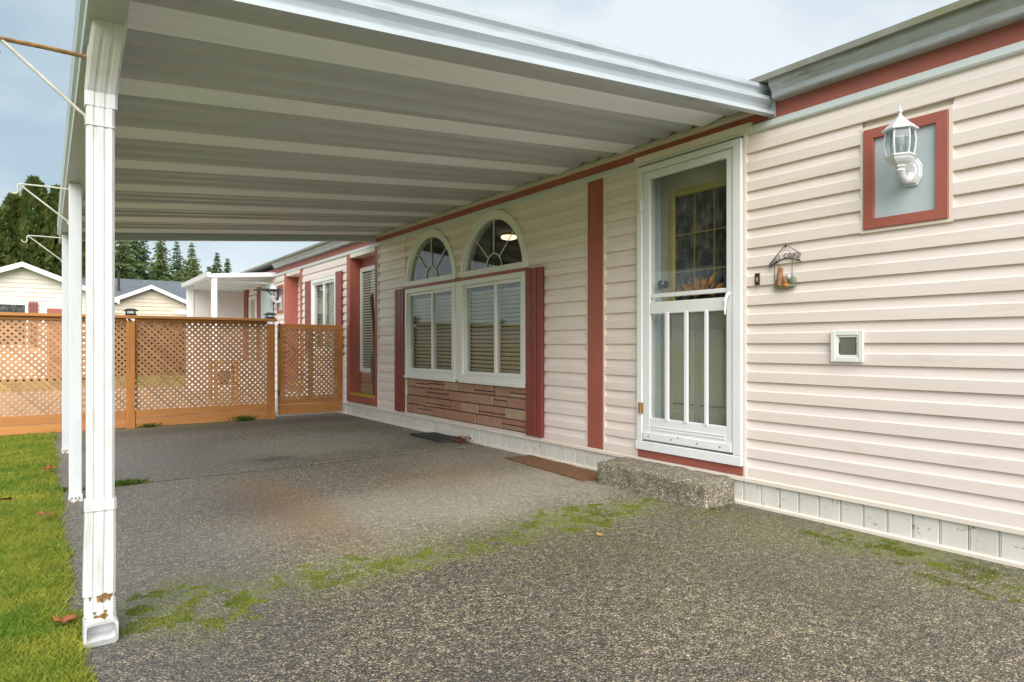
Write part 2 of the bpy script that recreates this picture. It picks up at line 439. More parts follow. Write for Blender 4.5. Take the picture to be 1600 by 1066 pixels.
def lawn_mat():
    m, n, l, p = nt('lawn_turf')
    t = n.new('ShaderNodeTexCoord').outputs['Object']
    f = ramp_(n, l, noise_(n, l, t, 1.2, 7, 0.7), [(0.3, (0.13, 0.20, 0.022)), (0.55, (0.21, 0.26, 0.03)), (0.75, (0.33, 0.30, 0.05))])
    l.new(f, p.inputs['Base Color'])
    p.inputs['Roughness'].default_value = 0.9
    b = n.new('ShaderNodeBump')
    b.inputs['Strength'].default_value = 1
    b.inputs['Distance'].default_value = 0.02
    l.new(noise_(n, l, t, 60, 5, 0.7), b.inputs['Height'])
    l.new(b.outputs[0], p.inputs['Normal'])
    return m
MAT['lawn'] = lawn_mat()

def downspout_mat():
    m, n, l, p = nt('downspout_paint')
    t = n.new('ShaderNodeTexCoord').outputs['Object']
    col = mixc(n, l, ramp_(n, l, noise_(n, l, t, 8, 6, 0.7, (3, 3, 0.6)), [(0.48, 0.0), (0.72, 0.6)]), (0.60, 0.61, 0.62), (0.40, 0.39, 0.35))
    sx = n.new('ShaderNodeSeparateXYZ')
    l.new(t, sx.inputs[0])
    z = sx.outputs[2]
    # flaking rust streaks near the foot
    for zc, zr in ((0.155, 0.03), (0.095, 0.02)):
        d = math_(n, l, 'DIVIDE', math_(n, l, 'ABSOLUTE', math_(n, l, 'SUBTRACT', z, zc)), zr)
        k = math_(n, l, 'SUBTRACT', 1.0, d, True)
        nn = noise_(n, l, t, 34, 4, 0.6, (1, 1, 0.35))
        f = ramp_(n, l, math_(n, l, 'MULTIPLY', nn, math_(n, l, 'POWER', k, 0.35)), [(0.47, 0.0), (0.52, 1.0)])
        col = mixc(n, l, f, col, mixc(n, l, noise_(n, l, t, 60), (0.30, 0.16, 0.03), (0.06, 0.03, 0.012)))
    # olive grime and the shade of the down-facing bend, painted into the colour
    k = n.new('ShaderNodeMapRange')
    k.inputs['From Min'].default_value = 1.86
    k.inputs['From Max'].default_value = 1.90
    l.new(z, k.inputs['Value'])
    k2 = n.new('ShaderNodeMapRange')
    k2.inputs['From Min'].default_value = 2.06
    k2.inputs['From Max'].default_value = 2.02
    l.new(z, k2.inputs['Value'])
    f = math_(n, l, 'MULTIPLY', math_(n, l, 'MULTIPLY', k.outputs[0], k2.outputs[0]), math_(n, l, 'MULTIPLY', noise_(n, l, t, 7, 5, 0.7, (2, 2, 0.7)), 1.1))
    col = mixc(n, l, f, col, (0.40, 0.40, 0.30))
    l.new(col, p.inputs['Base Color'])
    p.inputs['Roughness'].default_value = 0.38
    return m
MAT['downspout'] = downspout_mat()
def post_mat():
    m, n, l, p = nt('post_paint')
    t = n.new('ShaderNodeTexCoord').outputs['Object']
    sx = n.new('ShaderNodeSeparateXYZ')
    l.new(t, sx.inputs[0])
    k = n.new('ShaderNodeMapRange')
    k.inputs['From Min'].default_value = 0.16
    k.inputs['From Max'].default_value = 0.0
    l.new(sx.outputs[2], k.inputs['Value'])
    f = ramp_(n, l, math_(n, l, 'MULTIPLY', noise_(n, l, t, 45, 4, 0.6, (1, 1, 0.5)), k.outputs[0]), [(0.44, 0.0), (0.54, 0.9)])
    stn = ramp_(n, l, noise_(n, l, t, 7, 6, 0.7, (3, 3, 0.5)), [(0.5, 0.0), (0.75, 0.5)])
    col = mixc(n, l, f, mixc(n, l, stn, (0.64, 0.67, 0.70), (0.45, 0.46, 0.44)), (0.26, 0.14, 0.05))
    l.new(col, p.inputs['Base Color'])
    p.inputs['Roughness'].default_value = 0.35
    return m
MAT['post'] = post_mat()

# ------------------------------------------------------------------ mesh helpers
class MB:
    def __init__(self):
        self.v, self.f = [], []
    def add(self, vs, fs):
        b = len(self.v)
        self.v += [tuple(q) for q in vs]
        self.f += [tuple(b + i for i in q) for q in fs]
        return self
    def box(self, x0, x1, y0, y1, z0, z1):
        return self.add([(x0, y0, z0), (x1, y0, z0), (x1, y1, z0), (x0, y1, z0), (x0, y0, z1), (x1, y0, z1), (x1, y1, z1), (x0, y1, z1)],
                        [(0, 3, 2, 1), (4, 5, 6, 7), (0, 1, 5, 4), (1, 2, 6, 5), (2, 3, 7, 6), (3, 0, 4, 7)])
    def prism(self, poly, a, b):
        """poly: list of points at end a; b: list of points at the other end (closed solid)"""
        n = len(poly)
        return self.add(list(a) + list(b), [tuple(range(n))[::-1], tuple(range(n, 2 * n))] + [(i, (i + 1) % n, n + (i + 1) % n, n + i) for i in range(n)])
    def ext_y(self, prof, y0, y1):      # prof in (x, z)
        return self.prism(prof, [(x, y0, z) for x, z in prof], [(x, y1, z) for x, z in prof])
    def ext_x(self, prof, x0, x1, slope=0.0, ref=3.57):   # prof in (y, z)
        return self.prism(prof, [(x0, y, z - slope * (ref - x0)) for y, z in prof], [(x1, y, z - slope * (ref - x1)) for y, z in prof])
    def ext_z(self, prof, z0, z1):
        return self.prism(prof, [(x, y, z0) for x, y in prof], [(x, y, z1) for x, y in prof])
    def tube(self, pts, r, n=7, cap=True):
        pts = [Vector(p) for p in pts]
        rs = r if isinstance(r, (list, tuple)) else [r] * len(pts)
        base = len(self.v)
        ref = Vector((0.13, 0.31, 0.94)).normalized()
        for i, p in enumerate(pts):
            d = (pts[min(i + 1, len(pts) - 1)] - pts[max(i - 1, 0)]).normalized()
            a = d.cross(ref)
            if a.length < 1e-3:
                a = d.cross(Vector((1, 0, 0)))
            a.normalize()
            b = d.cross(a)
            for k in range(n):
                t = 2 * math.pi * k / n
                self.v.append(tuple(p + (a * math.cos(t) + b * math.sin(t)) * rs[i]))
        for i in range(len(pts) - 1):
            for k in range(n):
                self.f.append((base + i * n + k, base + i * n + (k + 1) % n, base + (i + 1) * n + (k + 1) % n, base + (i + 1) * n + k))
        if cap:
            self.f.append(tuple(base + k for k in range(n))[::-1])
            self.f.append(tuple(base + (len(pts) - 1) * n + k for k in range(n)))
        return self
    def lathe(self, prof, n=16, c=(0, 0, 0), ph=0.0, sx=1, sy=1):
        base = len(self.v)
        for r, z in prof:
            for k in range(n):
                t = ph + 2 * math.pi * k / n
                self.v.append((c[0] + r * sx * math.cos(t), c[1] + r * sy * math.sin(t), c[2] + z))
        for i in range(len(prof) - 1):
            for k in range(n):
                self.f.append((base + i * n + k, base + i * n + (k + 1) % n, base + (i + 1) * n + (k + 1) % n, base + (i + 1) * n + k))
        self.f.append(tuple(base + k for k in range(n))[::-1])
        self.f.append(tuple(base + (len(prof) - 1) * n + k for k in range(n)))
        return self
    def mesh(self, name, bev=0.0, smooth=False):
        me = bpy.data.meshes.new(name)
        me.from_pydata(self.v, [], self.f)
        bm = bmesh.new()
        bm.from_mesh(me)
        bmesh.ops.recalc_face_normals(bm, faces=bm.faces)
        if bev:
            bmesh.ops.bevel(bm, geom=list(bm.edges), offset=bev, segments=1, affect='EDGES', clamp_overlap=True)
        bm.to_mesh(me)
        bm.free()
        if smooth:
            me.shade_smooth()
            try:
                me.set_sharp_from_angle(angle=R(40))
            except Exception:
                pass
        return me

def obj(name, mesh, mat, parent=None, local=False, bev=0.0, smooth=False):
    """one mesh object; mesh coordinates are world coordinates unless local"""
    if isinstance(mesh, MB):
        mesh = mesh.mesh(name, bev, smooth)
    if mat is not None:
        mt = MAT[mat] if isinstance(mat, str) else mat
        if not mesh.materials:
            mesh.materials.append(mt)
    o = bpy.data.objects.new(name, mesh)
    COL.objects.link(o)
    if parent is not None:
        o.parent = parent
        if not local:
            o.matrix_parent_inverse = Matrix.Translation(-base_loc(parent))
    return o

def base_loc(p):
    v = Vector((0, 0, 0))
    while p is not None:
        v += p.location
        p = p.parent if p.parent is not None and p.matrix_parent_inverse == Matrix.Identity(4) else None
    return v

def tag(o, label=None, cat=None, group=None, kind=None):
    for k, v in (('label', label), ('category', cat), ('group', group), ('kind', kind)):
        if v:
            o[k] = v
    return o

def thing(name, loc, label, cat, group=None):
    o = bpy.data.objects.new(name, None)
    o.empty_display_size = 0.2
    o.location = loc
    COL.objects.link(o)
    return tag(o, label, cat, group)

def copy_tree(o, parent=None):
    c = o.copy()
    COL.objects.link(c)
    if parent is not None:
        c.parent = parent
    for ch in list(o.children):
        copy_tree(ch, c)
    return c

def B(x0, x1, y0, y1, z0, z1):
    return MB().box(x0, x1, y0, y1, z0, z1)

def quads_mesh(name, co):
    """co: (n, 4, 3) array of quads"""
    n = len(co)
    me = bpy.data.meshes.new(name)
    me.vertices.add(n * 4)
    me.vertices.foreach_set('co', co.reshape(-1).astype(np.float32))
    me.loops.add(n * 4)
    me.loops.foreach_set('vertex_index', np.arange(n * 4, dtype=np.int32))
    me.polygons.add(n)
    me.polygons.foreach_set('loop_start', np.arange(0, n * 4, 4, dtype=np.int32))
    me.update(calc_edges=True)
    return me

# ------------------------------------------------------------------ ground
W = 3.57                     # plane of the home's front wall
def grid_sheet(xs, ys, zf):
    m = MB()
    nx, ny = len(xs), len(ys)
    v = [(x, y, zf(x, y)) for y in ys for x in xs]
    f = [(j * nx + i, j * nx + i + 1, (j + 1) * nx + i + 1, (j + 1) * nx + i) for j in range(ny - 1) for i in range(nx - 1)]
    return m.add(v, f)

tag(obj('ground', B(-600, 600, -300, 900, -0.5, -0.06), 'lawn'), kind='structure')
def edge_x(y):
    return 0.07 + 0.025 * mnoise.noise((0, y * 1.3, 2.0)) + (0.03 if y < 2.9 else 0) * 1.0
ys = [-6 + 0.15 * i for i in range(102)]
m = MB()
vv, ff = [], []
for y in ys:
    e = edge_x(y)
    for x in (-9, -4, -2, -1, -0.6, -0.3, -0.1, e - 0.012, e + 0.02):
        z = 0.004 + 0.006 * mnoise.noise((x * 1.5, y * 1.5, 0)) if x < e - 0.02 else (-0.004 if x < e else -0.05)
        vv.append((x, y, z))
for j in range(len(ys) - 1):
    for i in range(8):
        ff.append((j * 9 + i, j * 9 + i + 1, (j + 1) * 9 + i + 1, (j + 1) * 9 + i))
lawn = tag(obj('lawn', m.add(vv, ff), 'lawn'), kind='structure')

drive = tag(obj('driveway', B(-0.05, 3.60, -6, 9.3, -0.2, -0.02), 'concrete_in'), kind='structure')
def slab(y0, y1, jag0, jag1):
    n = 40
    m = MB()
    vs, fs = [], []
    xs = [-0.02 + (3.58 + 0.02) * i / n for i in range(n + 1)]
    def top(x):
        return 0.0
    for i, x in enumerate(xs):
        a = y0 + (0.012 * mnoise.noise((x * 6, y0, 1)) + 0.05 * mnoise.noise((x * 0.9, y0, 5)) if jag0 else 0)
        b = y1 + (0.012 * mnoise.noise((x * 6, y1 + 3, 1)) + 0.05 * mnoise.noise((x * 0.9, y0 if False else y1 + 0.03, 5)) if jag1 else 0)
        vs += [(x, a, -0.06), (x, a + 0.006, 0), (x, b - 0.006, 0), (x, b, -0.06)]
    for i in range(n):
        for k in range(3):
            fs.append((i * 4 + k, (i + 1) * 4 + k, (i + 1) * 4 + k + 1, i * 4 + k + 1))
    return obj('slab', m.add(vs, fs), 'drive', drive)
obj('joint_filler', B(0.06, 3.56, 5.27, 5.45, -0.05, -0.004), 'concrete_in', drive)
slab(-6, 5.34, False, True)
slab(5.375, 9.25, True, False)

# ------------------------------------------------------------------ the home
home = thing('manufactured_home', (W, 2.4, 0), 'long pink-sided manufactured home with red trim, arched windows and a white storm door', 'house')
PITCH = 0.1188
ZB = 0.183

def siding(parent, y0, y1, holes=(), z0=ZB, ztop=2.325, X=W, pitch=PITCH, mat='siding'):
    """courses of dutch-lap boards on the plane x = X between y0 and y1; each board an object. holes: ('r',ya,yb,za,zb) or ('a',yc,hw,zc,h)"""
    k = 0
    while z0 + k * pitch < ztop - 0.02:
        zb = z0 + k * pitch
        rows = [(zb, 0.003), (zb, 0.024), (zb + 0.058, 0.0245), (zb + 0.066, 0.016), (zb + pitch + 0.008, 0.003)]
        rows = [(min(z, ztop), o) for z, o in rows]
        cuts = []
        for hq in holes:
            zc = zb + pitch * 0.5
            if hq[0] == 'r':
                if hq[3] < zc < hq[4]:
                    cuts.append((hq[1], hq[2], lambda z, a=hq[1]: a, lambda z, b=hq[2]: b))
            else:
                _, yc, hw, za, h = hq
                if za < zc and zb < za + h:
                    def half(z, hw=hw, za=za, h=h):
                        return hw * math.sqrt(max(0.0, 1 - ((z - za) / h) ** 2))
                    cuts.append((yc - half(zb), yc + half(zb), lambda z, yc=yc, half=half: yc - half(z), lambda z, yc=yc, half=half: yc + half(z)))
        cuts.sort(key=lambda c: c[0])
        lo = lambda z: y0
        for c in cuts + [(y1, y1, lambda z: y1, None)]:
            hi = c[2]
            if c[0] - lo(zb) > 0.015:
                n = len(rows)
                ns = max(1, int((hi(zb) - lo(zb)) / 0.45))
                vsx = []
                for q in range(ns + 1):
                    t = q / ns
                    for z, o in rows:
                        yv = lo(z) + (hi(z) - lo(z)) * t
                        jx = 0.0022 * mnoise.noise((yv * 0.9, zb * 7, 3.3)) if o > 0.01 else 0
                        jz = 0.0022 * mnoise.noise((yv * 0.7, zb * 5, 8.1)) if z < zb + 0.03 else 0
                        vsx.append((X - o + jx, yv, z + jz))
                fsx = [(q * n + i, q * n + i + 1, (q + 1) * n + i + 1, (q + 1) * n + i) for q in range(ns) for i in range(n - 1)]
                m = MB().add(vsx, fsx + [tuple(range(n))[::-1], tuple(range(ns * n, (ns + 1) * n))])
                obj('siding_board', m, mat, parent)
            lo = c[3]
        k += 1

SX0, SX1 = W + 0.012, W + 0.05
def sheath(rects):
    m = MB()
    for ya, yb, za, zb in rects:
        m.box(SX0, SX1, ya, yb, za, zb)
    return obj('wall', m, 'siding_trim', home)

wall_near = sheath([(-3, 2.405, 0.15, 2.46), (2.405, 3.29, 2.315, 2.46)])
siding(wall_near, -1.2, 2.385, [('r', 1.258, 1.689, 1.60, 2.17)])
wall_mid = sheath([(3.29, 4.66, 0.15, 2.46), (7.08, 7.91, 0.15, 2.46), (4.66, 7.08, 0.15, 0.62), (4.66, 7.08, 2.335, 2.46)])
siding(wall_mid, 3.305, 3.645)
siding(wall_mid, 3.855, 7.90, [('r', 4.645, 7.095, 0, 1.72), ('a', 6.487, 0.555, 1.70, 0.60), ('a', 5.215, 0.545, 1.70, 0.60)])
wall_far = sheath([(8.978, 9.40, 0.15, 2.46), (10.51, 11.03, 0.15, 2.46), (9.40, 10.51, 0.15, 0.85), (9.40, 10.51, 2.07, 2.46), (12.01, 15.4, 0.15, 2.46)])
siding(wall_far, 8.985, 11.02, [('r', 9.40, 10.51, 0.86, 2.09)])
siding(wall_far, 12.02, 15.4, [('r', 12.10, 12.46, 1.62, 2.12), ('r', 13.98, 14.56, 0.3, 2.05)])

# skirting: each plank a piece
skirt = obj('skirting', B(W + 0.002, W + 0.04, -3, 15.4, -0.05, 0.19), 'skirt', home)
pl = MB().box(-0.010, 0.010, 0.003, 0.113, 0.02, 0.158)
pl.box(-0.006, 0.008, 0.113, 0.122, 0.02, 0.158)
plm = pl.mesh('skirting_plank', 0.002)
plm.materials.append(MAT['skirt'])
y = -1.0
while y < 9.6:
    o = bpy.data.objects.new('skirting_plank', plm)
    COL.objects.link(o)
    o.parent = skirt
    o.location = (W - 0.004, y, 0)
    y += 0.122
obj('skirting_cap', MB().ext_y([(W - 0.034, 0.150), (W - 0.034, 0.172), (W - 0.022, 0.182), (W + 0.01, 0.182), (W + 0.01, 0.150)], -1.2, 15.4), 'siding_trim', skirt)
obj('skirting_foot', MB().ext_y([(W - 0.030, -0.02), (W - 0.030, 0.016), (W - 0.016, 0.022), (W + 0.01, 0.022), (W + 0.01, -0.02)], -1.2, 15.4), 'siding_trim', skirt)
v = obj('skirting_vent', B(W - 0.024, W - 0.014, 5.60, 6.30, 0.012, 0.085), 'skirt', skirt, bev=0.003)

# belt, fascia, gutter, roof
obj('belt_trim', MB().ext_y([(W - 0.026, 2.322), (W - 0.032, 2.330), (W - 0.028, 2.366), (W - 0.018, 2.372), (W + 0.01, 2.372), (W + 0.01, 2.322)], -1.5, 15.4), 'belt', home)
obj('fascia_board', B(W - 0.016, W + 0.02, -1.5, 15.4, 2.368, 2.475), 'red_h', home)
def gutter(y0, y1):
    p = [(W - 0.018, 2.463), (W - 0.085, 2.463), (W - 0.092, 2.470), (W - 0.094, 2.500), (W - 0.100, 2.508), (W - 0.128, 2.535), (W - 0.130, 2.562),
         (W - 0.122, 2.566), (W - 0.120, 2.560), (W - 0.118, 2.538), (W - 0.018, 2.538)]
    return obj('gutter', MB().ext_y(p, y0, y1), 'galv', home, smooth=False)
gutter(-1.5, 2.17)
gutter(8.05, 12.5)
obj('roof', MB().prism([0] * 4, [(3.40, -1.6, 2.555), (3.40, 15.6, 2.555), (3.40, 15.6, 2.59), (3.40, -1.6, 2.59)],
                       [(9.0, -1.6, 3.35), (9.0, 15.6, 3.35), (9.0, 15.6, 3.385), (9.0, -1.6, 3.385)]), 'roof_moss', home)
obj('end_wall', B(W + 0.05, 9.0, 15.30, 15.38, 0, 2.6), 'siding_trim', home)
obj('end_wall', B(W + 0.05, 9.0, -2.0, -1.9, 0, 2.6), 'siding_trim', home)
obj('rear_wall', B(8.9, 9.0, -1.9, 15.3, 0, 3.3), 'siding_trim', home)

# vertical red board with its channels
rb = obj('trim_board', B(W - 0.030, W + 0.01, 3.662, 3.838, 0.183, 2.322), 'red', home, bev=0.002)
for a, b in ((3.645, 3.660), (3.840, 3.855)):
    obj('corner_channel', B(W - 0.026, W + 0.01, a, b, 0.183, 2.322), 'siding_trim', home)
for a, b in ((2.386, 2.404), (3.288, 3.305), (7.895, 7.915), (7.095, 7.101)):
    obj('corner_channel', B(W - 0.030, W + 0.01, a, b, 0.183, 2.322), 'siding_trim', home)

# ------------------------------------------------------------------ interior seen through the glass
obj('interior_wall', B(6.4, 6.45, 3.9, 8.9, 0.2, 2.50), 'room', home)
obj('interior_wall', B(W + 0.13, 6.4, 3.87, 3.90, 0.2, 2.50), 'room', home)
obj('interior_wall', B(W + 0.13, 6.4, 8.90, 8.93, 0.2, 2.50), 'room', home)
obj('interior_floor', B(W + 0.06, 6.4, 3.9, 8.9, 0.16, 0.2), 'room', home)
obj('interior_ceiling', B(W + 0.06, 6.4, 3.9, 8.9, 2.50, 2.54), 'room', home)
cl = thing('ceiling_lamp', (5.0, 6.96, 2.5), 'small lit ceiling lamp seen through the arched window nearest the door', 'lamp')
obj('lamp_base', MB().lathe([(0.02, 0), (0.10, -0.004), (0.10, -0.03), (0.02, -0.034)], 20), 'brass', cl, True)
obj('lamp_dome', MB().lathe([(0.10, -0.035), (0.11, -0.045), (0.10, -0.07), (0.05, -0.085), (0.005, -0.09)], 20), 'bulb', cl, True, smooth=True)

# ------------------------------------------------------------------ twin windows with arches
def frame_rect(m, x0, x1, ya, yb, za, zb, w, wb=None):
    wb = wb or w
    m.box(x0, x1, ya, ya + w, za, zb)
    m.box(x0, x1, yb - w, yb, za, zb)
    m.box(x0, x1, ya + w, yb - w, zb - w, zb)
    m.box(x0, x1, ya + w, yb - w, za, za + wb)
    return m

def slider_window(ya, yb, za, zb, ymid, label, blinds=True, X=W):
    w = obj('window', frame_rect(MB(), X - 0.045, X + 0.06, ya, yb, za, zb, 0.055, 0.075), 'vinyl_white', home, bev=0.004)
    tag(w, label)
    obj('sash', frame_rect(MB(), X - 0.022, X + 0.03, ymid + 0.004, yb - 0.056, za + 0.076, zb - 0.056, 0.032), 'vinyl_white', w, bev=0.003)
    obj('sash', frame_rect(MB(), X - 0.030, X + 0.02, ya + 0.056, ymid + 0.03, za + 0.076, zb - 0.056, 0.036), 'vinyl_white', w, bev=0.003)
    obj('pane', B(X - 0.004, X + 0.002, ymid + 0.03, yb - 0.08, za + 0.1, zb - 0.08), 'glass', w)
    obj('pane', B(X - 0.014, X - 0.008, ya + 0.085, ymid, za + 0.1, zb - 0.08), 'glass', w)
    obj('sill', MB().ext_y([(X - 0.060, za - 0.012), (X - 0.060, za + 0.01), (X - 0.03, za + 0.022), (X, za + 0.022), (X, za - 0.012)], ya, yb), 'vinyl_white', w)
    if blinds:
        n = int((zb - za - 0.2) / 0.042)
        sm = MB().add([(-0.016, ya + 0.075, 0.014), (0.016, ya + 0.075, -0.014), (0.016, yb - 0.07, -0.014), (-0.016, yb - 0.07, 0.014),
                       (-0.014, ya + 0.075, 0.017), (0.018, ya + 0.075, -0.011), (0.018, yb - 0.07, -0.011), (-0.014, yb - 0.07, 0.017)],
                      [(0, 3, 2, 1), (4, 5, 6, 7), (0, 1, 5, 4), (1, 2, 6, 5), (2, 3, 7, 6), (3, 0, 4, 7)]).mesh('blind_slat')
        sm.materials.append(MAT['blind'])
        for i in range(n):
            o = bpy.data.objects.new('blind_slat', sm)
            COL.objects.link(o)
            o.parent = w
            o.location = (X + 0.065, 0, za + 0.12 + i * 0.042)
    return w

slider_window(5.905, 7.084, 0.625, 1.683, 6.42, 'sliding window under the farther arch')
slider_window(4.660, 5.805, 0.625, 1.683, 5.15, 'sliding window under the arch nearer the door')
obj('mullion', B(W - 0.036, W + 0.06, 5.806, 5.904, 0.625, 1.683), 'vinyl_white', home, bev=0.004)
obj('window_band', B(W - 0.050, W + 0.05, 4.648, 7.090, 1.684, 1.713), 'red_h', home, bev=0.002)

def arch_pts(yc, hw, zb, h, n=28, ext=0.0):
    return [(yc + hw * math.cos(math.pi * i / n), zb + h * math.sin(math.pi * i / n)) for i in range(n + 1)]

def arch_window(yc, hw, zb, h, label):
    n = 28
    m = MB()
    def ring(x0, x1, d0, d1, zlow):
        o = arch_pts(yc, hw - d0, zb, h - d0, n)
        i = arch_pts(yc, hw - d1, zb, h - d1, n)
        base = len(m.v)
        for (yo, zo), (yi, zi) in zip(o, i):
            m.v += [(x0, yo, zo), (x0, yi, zi), (x1, yi, zi), (x1, yo, zo)]
        for k in range(n):
            a, b = base + k * 4, base + k * 4 + 4
            for q in range(4):
                m.f.append((a + q, a + (q + 1) % 4, b + (q + 1) % 4, b + q))
    ring(W - 0.040, W + 0.05, 0.0, 0.045, 0)
    ring(W - 0.026, W + 0.05, 0.045, 0.085, 0)
    m.box(W - 0.038, W + 0.05, yc - hw, yc + hw, zb, zb + 0.058)
    w = obj('arch_window', m, 'vinyl_white', home)
    tag(w, label)
    # glass: fan of the inner half-ellipse
    a = arch_pts(yc, hw - 0.08, zb + 0.05, h - 0.13, n)
    g = MB().add([(W + 0.0, y, z) for y, z in a] + [(W + 0.004, y, z) for y, z in a], [tuple(range(n + 1)), tuple(range(n + 1, 2 * n + 2))[::-1]] + [(i, i + 1, n + 2 + i, n + 1 + i) for i in range(n)] + [(n, 0, n + 1, 2 * n + 1)])
    obj('pane', g, 'glass', w)
    zc = zb + 0.055
    r0 = 0.135
    arc = [(W - 0.006, yc + r0 * math.cos(math.pi * i / 14), zc + r0 * 1.05 * math.sin(math.pi * i / 14)) for i in range(15)]
    obj('muntin', MB().tube(arc, 0.0055, 6), 'vinyl_white', w, smooth=True)
    for t in (45, 90, 135):
        c, s = math.cos(R(t)), math.sin(R(t))
        p0 = (W - 0.006, yc + r0 * c, zc + r0 * 1.05 * s)
        p1 = (W - 0.006, yc + (hw - 0.08) * c, zb + 0.05 + (h - 0.13) * s)
        obj('muntin', MB().tube([p0, p1], 0.0055, 6), 'vinyl_white', w)
    return w
arch_window(6.487, 0.592, 1.713, 0.612, 'arched sunburst window farther from the door')
arch_window(5.215, 0.580, 1.713, 0.612, 'arched sunburst window nearer the door')
# drapes behind the arches
for ya, yb in ((6.75, 7.05), (5.55, 5.75), (4.7, 4.85)):
    k = 14
    pr = [(W + 0.16 + 0.022 * math.sin(i * 1.9), ya + (yb - ya) * i / k) for i in range(k + 1)]
    pr += [(x + 0.006, y) for x, y in pr[::-1]]
    obj('drape', MB().ext_z(pr, 1.66, 2.42), 'room', home)

# stone apron: irregular ledge stones
apron = obj('stone_apron', B(W - 0.004, W + 0.012, 4.66, 7.08, 0.195, 0.615), 'dark_gap', home)
rs = random.Random(11)
zc0 = [0.197, 0.300, 0.405, 0.508, 0.612]
for r in range(4):
    ya = 4.663
    while ya < 7.06:
        L = rs.uniform(0.22, 0.62)
        yb = min(ya + L, 7.078)
        if 7.078 - yb < 0.15:
            yb = 7.078
        za, zb = zc0[r], zc0[r + 1]
        n = rs.choice((1, 1, 2, 2))
        cuts = [0] + sorted(rs.uniform(0.3, 0.7) if n == 2 else (0.33, 0.66)[i] + rs.uniform(-0.06, 0.06) for i in range(n - 1)) + [1]
        for i in range(n):
            a, b = za + (zb - za) * cuts[i], za + (zb - za) * cuts[i + 1]
            segs = [(ya, yb)]
            if n > 1 and rs.random() < 0.4 and yb - ya > 0.35:
                mid = ya + (yb - ya) * rs.uniform(0.35, 0.65)
                segs = [(ya, mid), (mid, yb)]
            for (p, q) in segs:
                pr = rs.uniform(0.010, 0.030)
                obj('stone', MB().box(W - pr, W, p + 0.004, q - 0.004, a + 0.004, b - 0.004), 'stone', apron, bev=0.007)
        ya = yb
for za, zb in ((0.183, 0.195),):
    obj('apron_channel', B(W - 0.034, W + 0.01, 4.650, 7.09, za, zb), 'siding_trim', apron)
for ya, yb in ((4.646, 4.656), (7.085, 7.094)):
    obj('apron_channel', B(W - 0.034, W + 0.01, ya, yb, 0.183, 0.62), 'siding_trim', apron)

# shutters: three boards each
def shutter(ya, yb, za, zb, label, X=W):
    s = obj('shutter', B(X - 0.034, X - 0.024, ya, yb, za + 0.002, zb - 0.002), 'shutter', home)
    tag(s, label)
    w = (yb - ya) / 3
    for i in range(3):
        obj('shutter_board', B(X - 0.052, X - 0.034, ya + i * w + 0.005, ya + (i + 1) * w - 0.005, za, zb), 'shutter', s, bev=0.003)
    return s
shutter(4.400, 4.640, 0.190, 1.696, 'dark red board shutter on the door side of the arched windows')
shutter(7.103, 7.355, 0.190, 1.696, 'dark red board shutter on the far side of the arched windows')

# ------------------------------------------------------------------ storm door and entry door
sd = obj('storm_door', MB().box(W - 0.050, W + 0.10, 3.236, 3.286, 0.305, 2.306).box(W - 0.050, W + 0.10, 2.408, 2.470, 0.305, 2.306).box(W - 0.050, W + 0.10, 2.470, 3.236, 2.262, 2.306), 'white', home, bev=0.004)
tag(sd, 'white aluminium storm door with three lower bars')
m = MB().box(W - 0.040, W - 0.008, 3.168, 3.233, 0.318, 2.259).box(W - 0.040, W - 0.008, 2.473, 2.523, 0.318, 2.259)
m.box(W - 0.039, W - 0.009, 2.523, 3.168, 2.205, 2.259).box(W - 0.039, W - 0.009, 2.523, 3.168, 0.318, 0.480)
m.box(W - 0.039, W - 0.009, 2.523, 3.168, 1.226, 1.312)
leafo = obj('door_leaf', m, 'white', sd, bev=0.004)
obj('glass_bar', B(W - 0.034, W - 0.010, 2.523, 3.168, 1.343, 1.372), 'white', sd, bev=0.003)
obj('kick_sweep', B(W - 0.052, W - 0.040, 2.478, 3.228, 0.318, 0.372), 'white', sd, bev=0.003)
obj('rail_ridge', B(W - 0.044, W - 0.039, 2.53, 3.16, 0.395, 0.400), 'white', sd)
obj('rail_ridge', B(W - 0.044, W - 0.039, 2.53, 3.16, 0.415, 0.420), 'white', sd)
for a, b in ((2.995, 3.026), (2.828, 2.857), (2.665, 2.690)):
    obj('guard_bar', B(W - 0.046, W - 0.026, a, b, 0.470, 1.236), 'white', sd, bev=0.003)
obj('pane', B(W - 0.024, W - 0.020, 2.52, 3.17, 1.37, 2.21), 'screen', sd)
obj('pane', B(W - 0.022, W - 0.018, 2.52, 3.17, 0.47, 1.24), 'screen', sd)
for z in (2.02, 0.545):
    h = MB().box(W - 0.058, W - 0.046, 3.222, 3.262, z - 0.038, z + 0.038)
    h.tube([(W - 0.060, 3.240, z - 0.042), (W - 0.060, 3.240, z + 0.042)], 0.007, 8)
    obj('hinge', h, 'brass' if z < 1 else 'white', sd)
obj('handle', MB().tube([(W - 0.040, 2.500, 1.335), (W - 0.062, 2.500, 1.325), (W - 0.078, 2.502, 1.285), (W - 0.076, 2.508, 1.235), (W - 0.066, 2.512, 1.200)], [0.012, 0.013, 0.011, 0.009, 0.006], 8), 'white', sd, smooth=True)
for yy, zz in ((2.56, 0.345), (2.74, 0.345), (2.96, 0.345), (3.17, 0.345), (2.90, 0.365)):
    obj('screw', MB().lathe([(0.0035, 0), (0.005, 0.002), (0.004, 0.004)], 8, (0, 0, 0)).mesh('screw'), 'black', sd).matrix_local = Matrix.Translation((W - 0.0525, yy, zz)) @ Matrix.Rotation(R(-90), 4, 'Y')
obj('door_sill', MB().ext_y([(W - 0.055, 0.243), (W - 0.055, 0.300), (W - 0.048, 0.304), (W + 0.10, 0.304), (W + 0.10, 0.243)], 2.408, 3.290), 'white', sd)
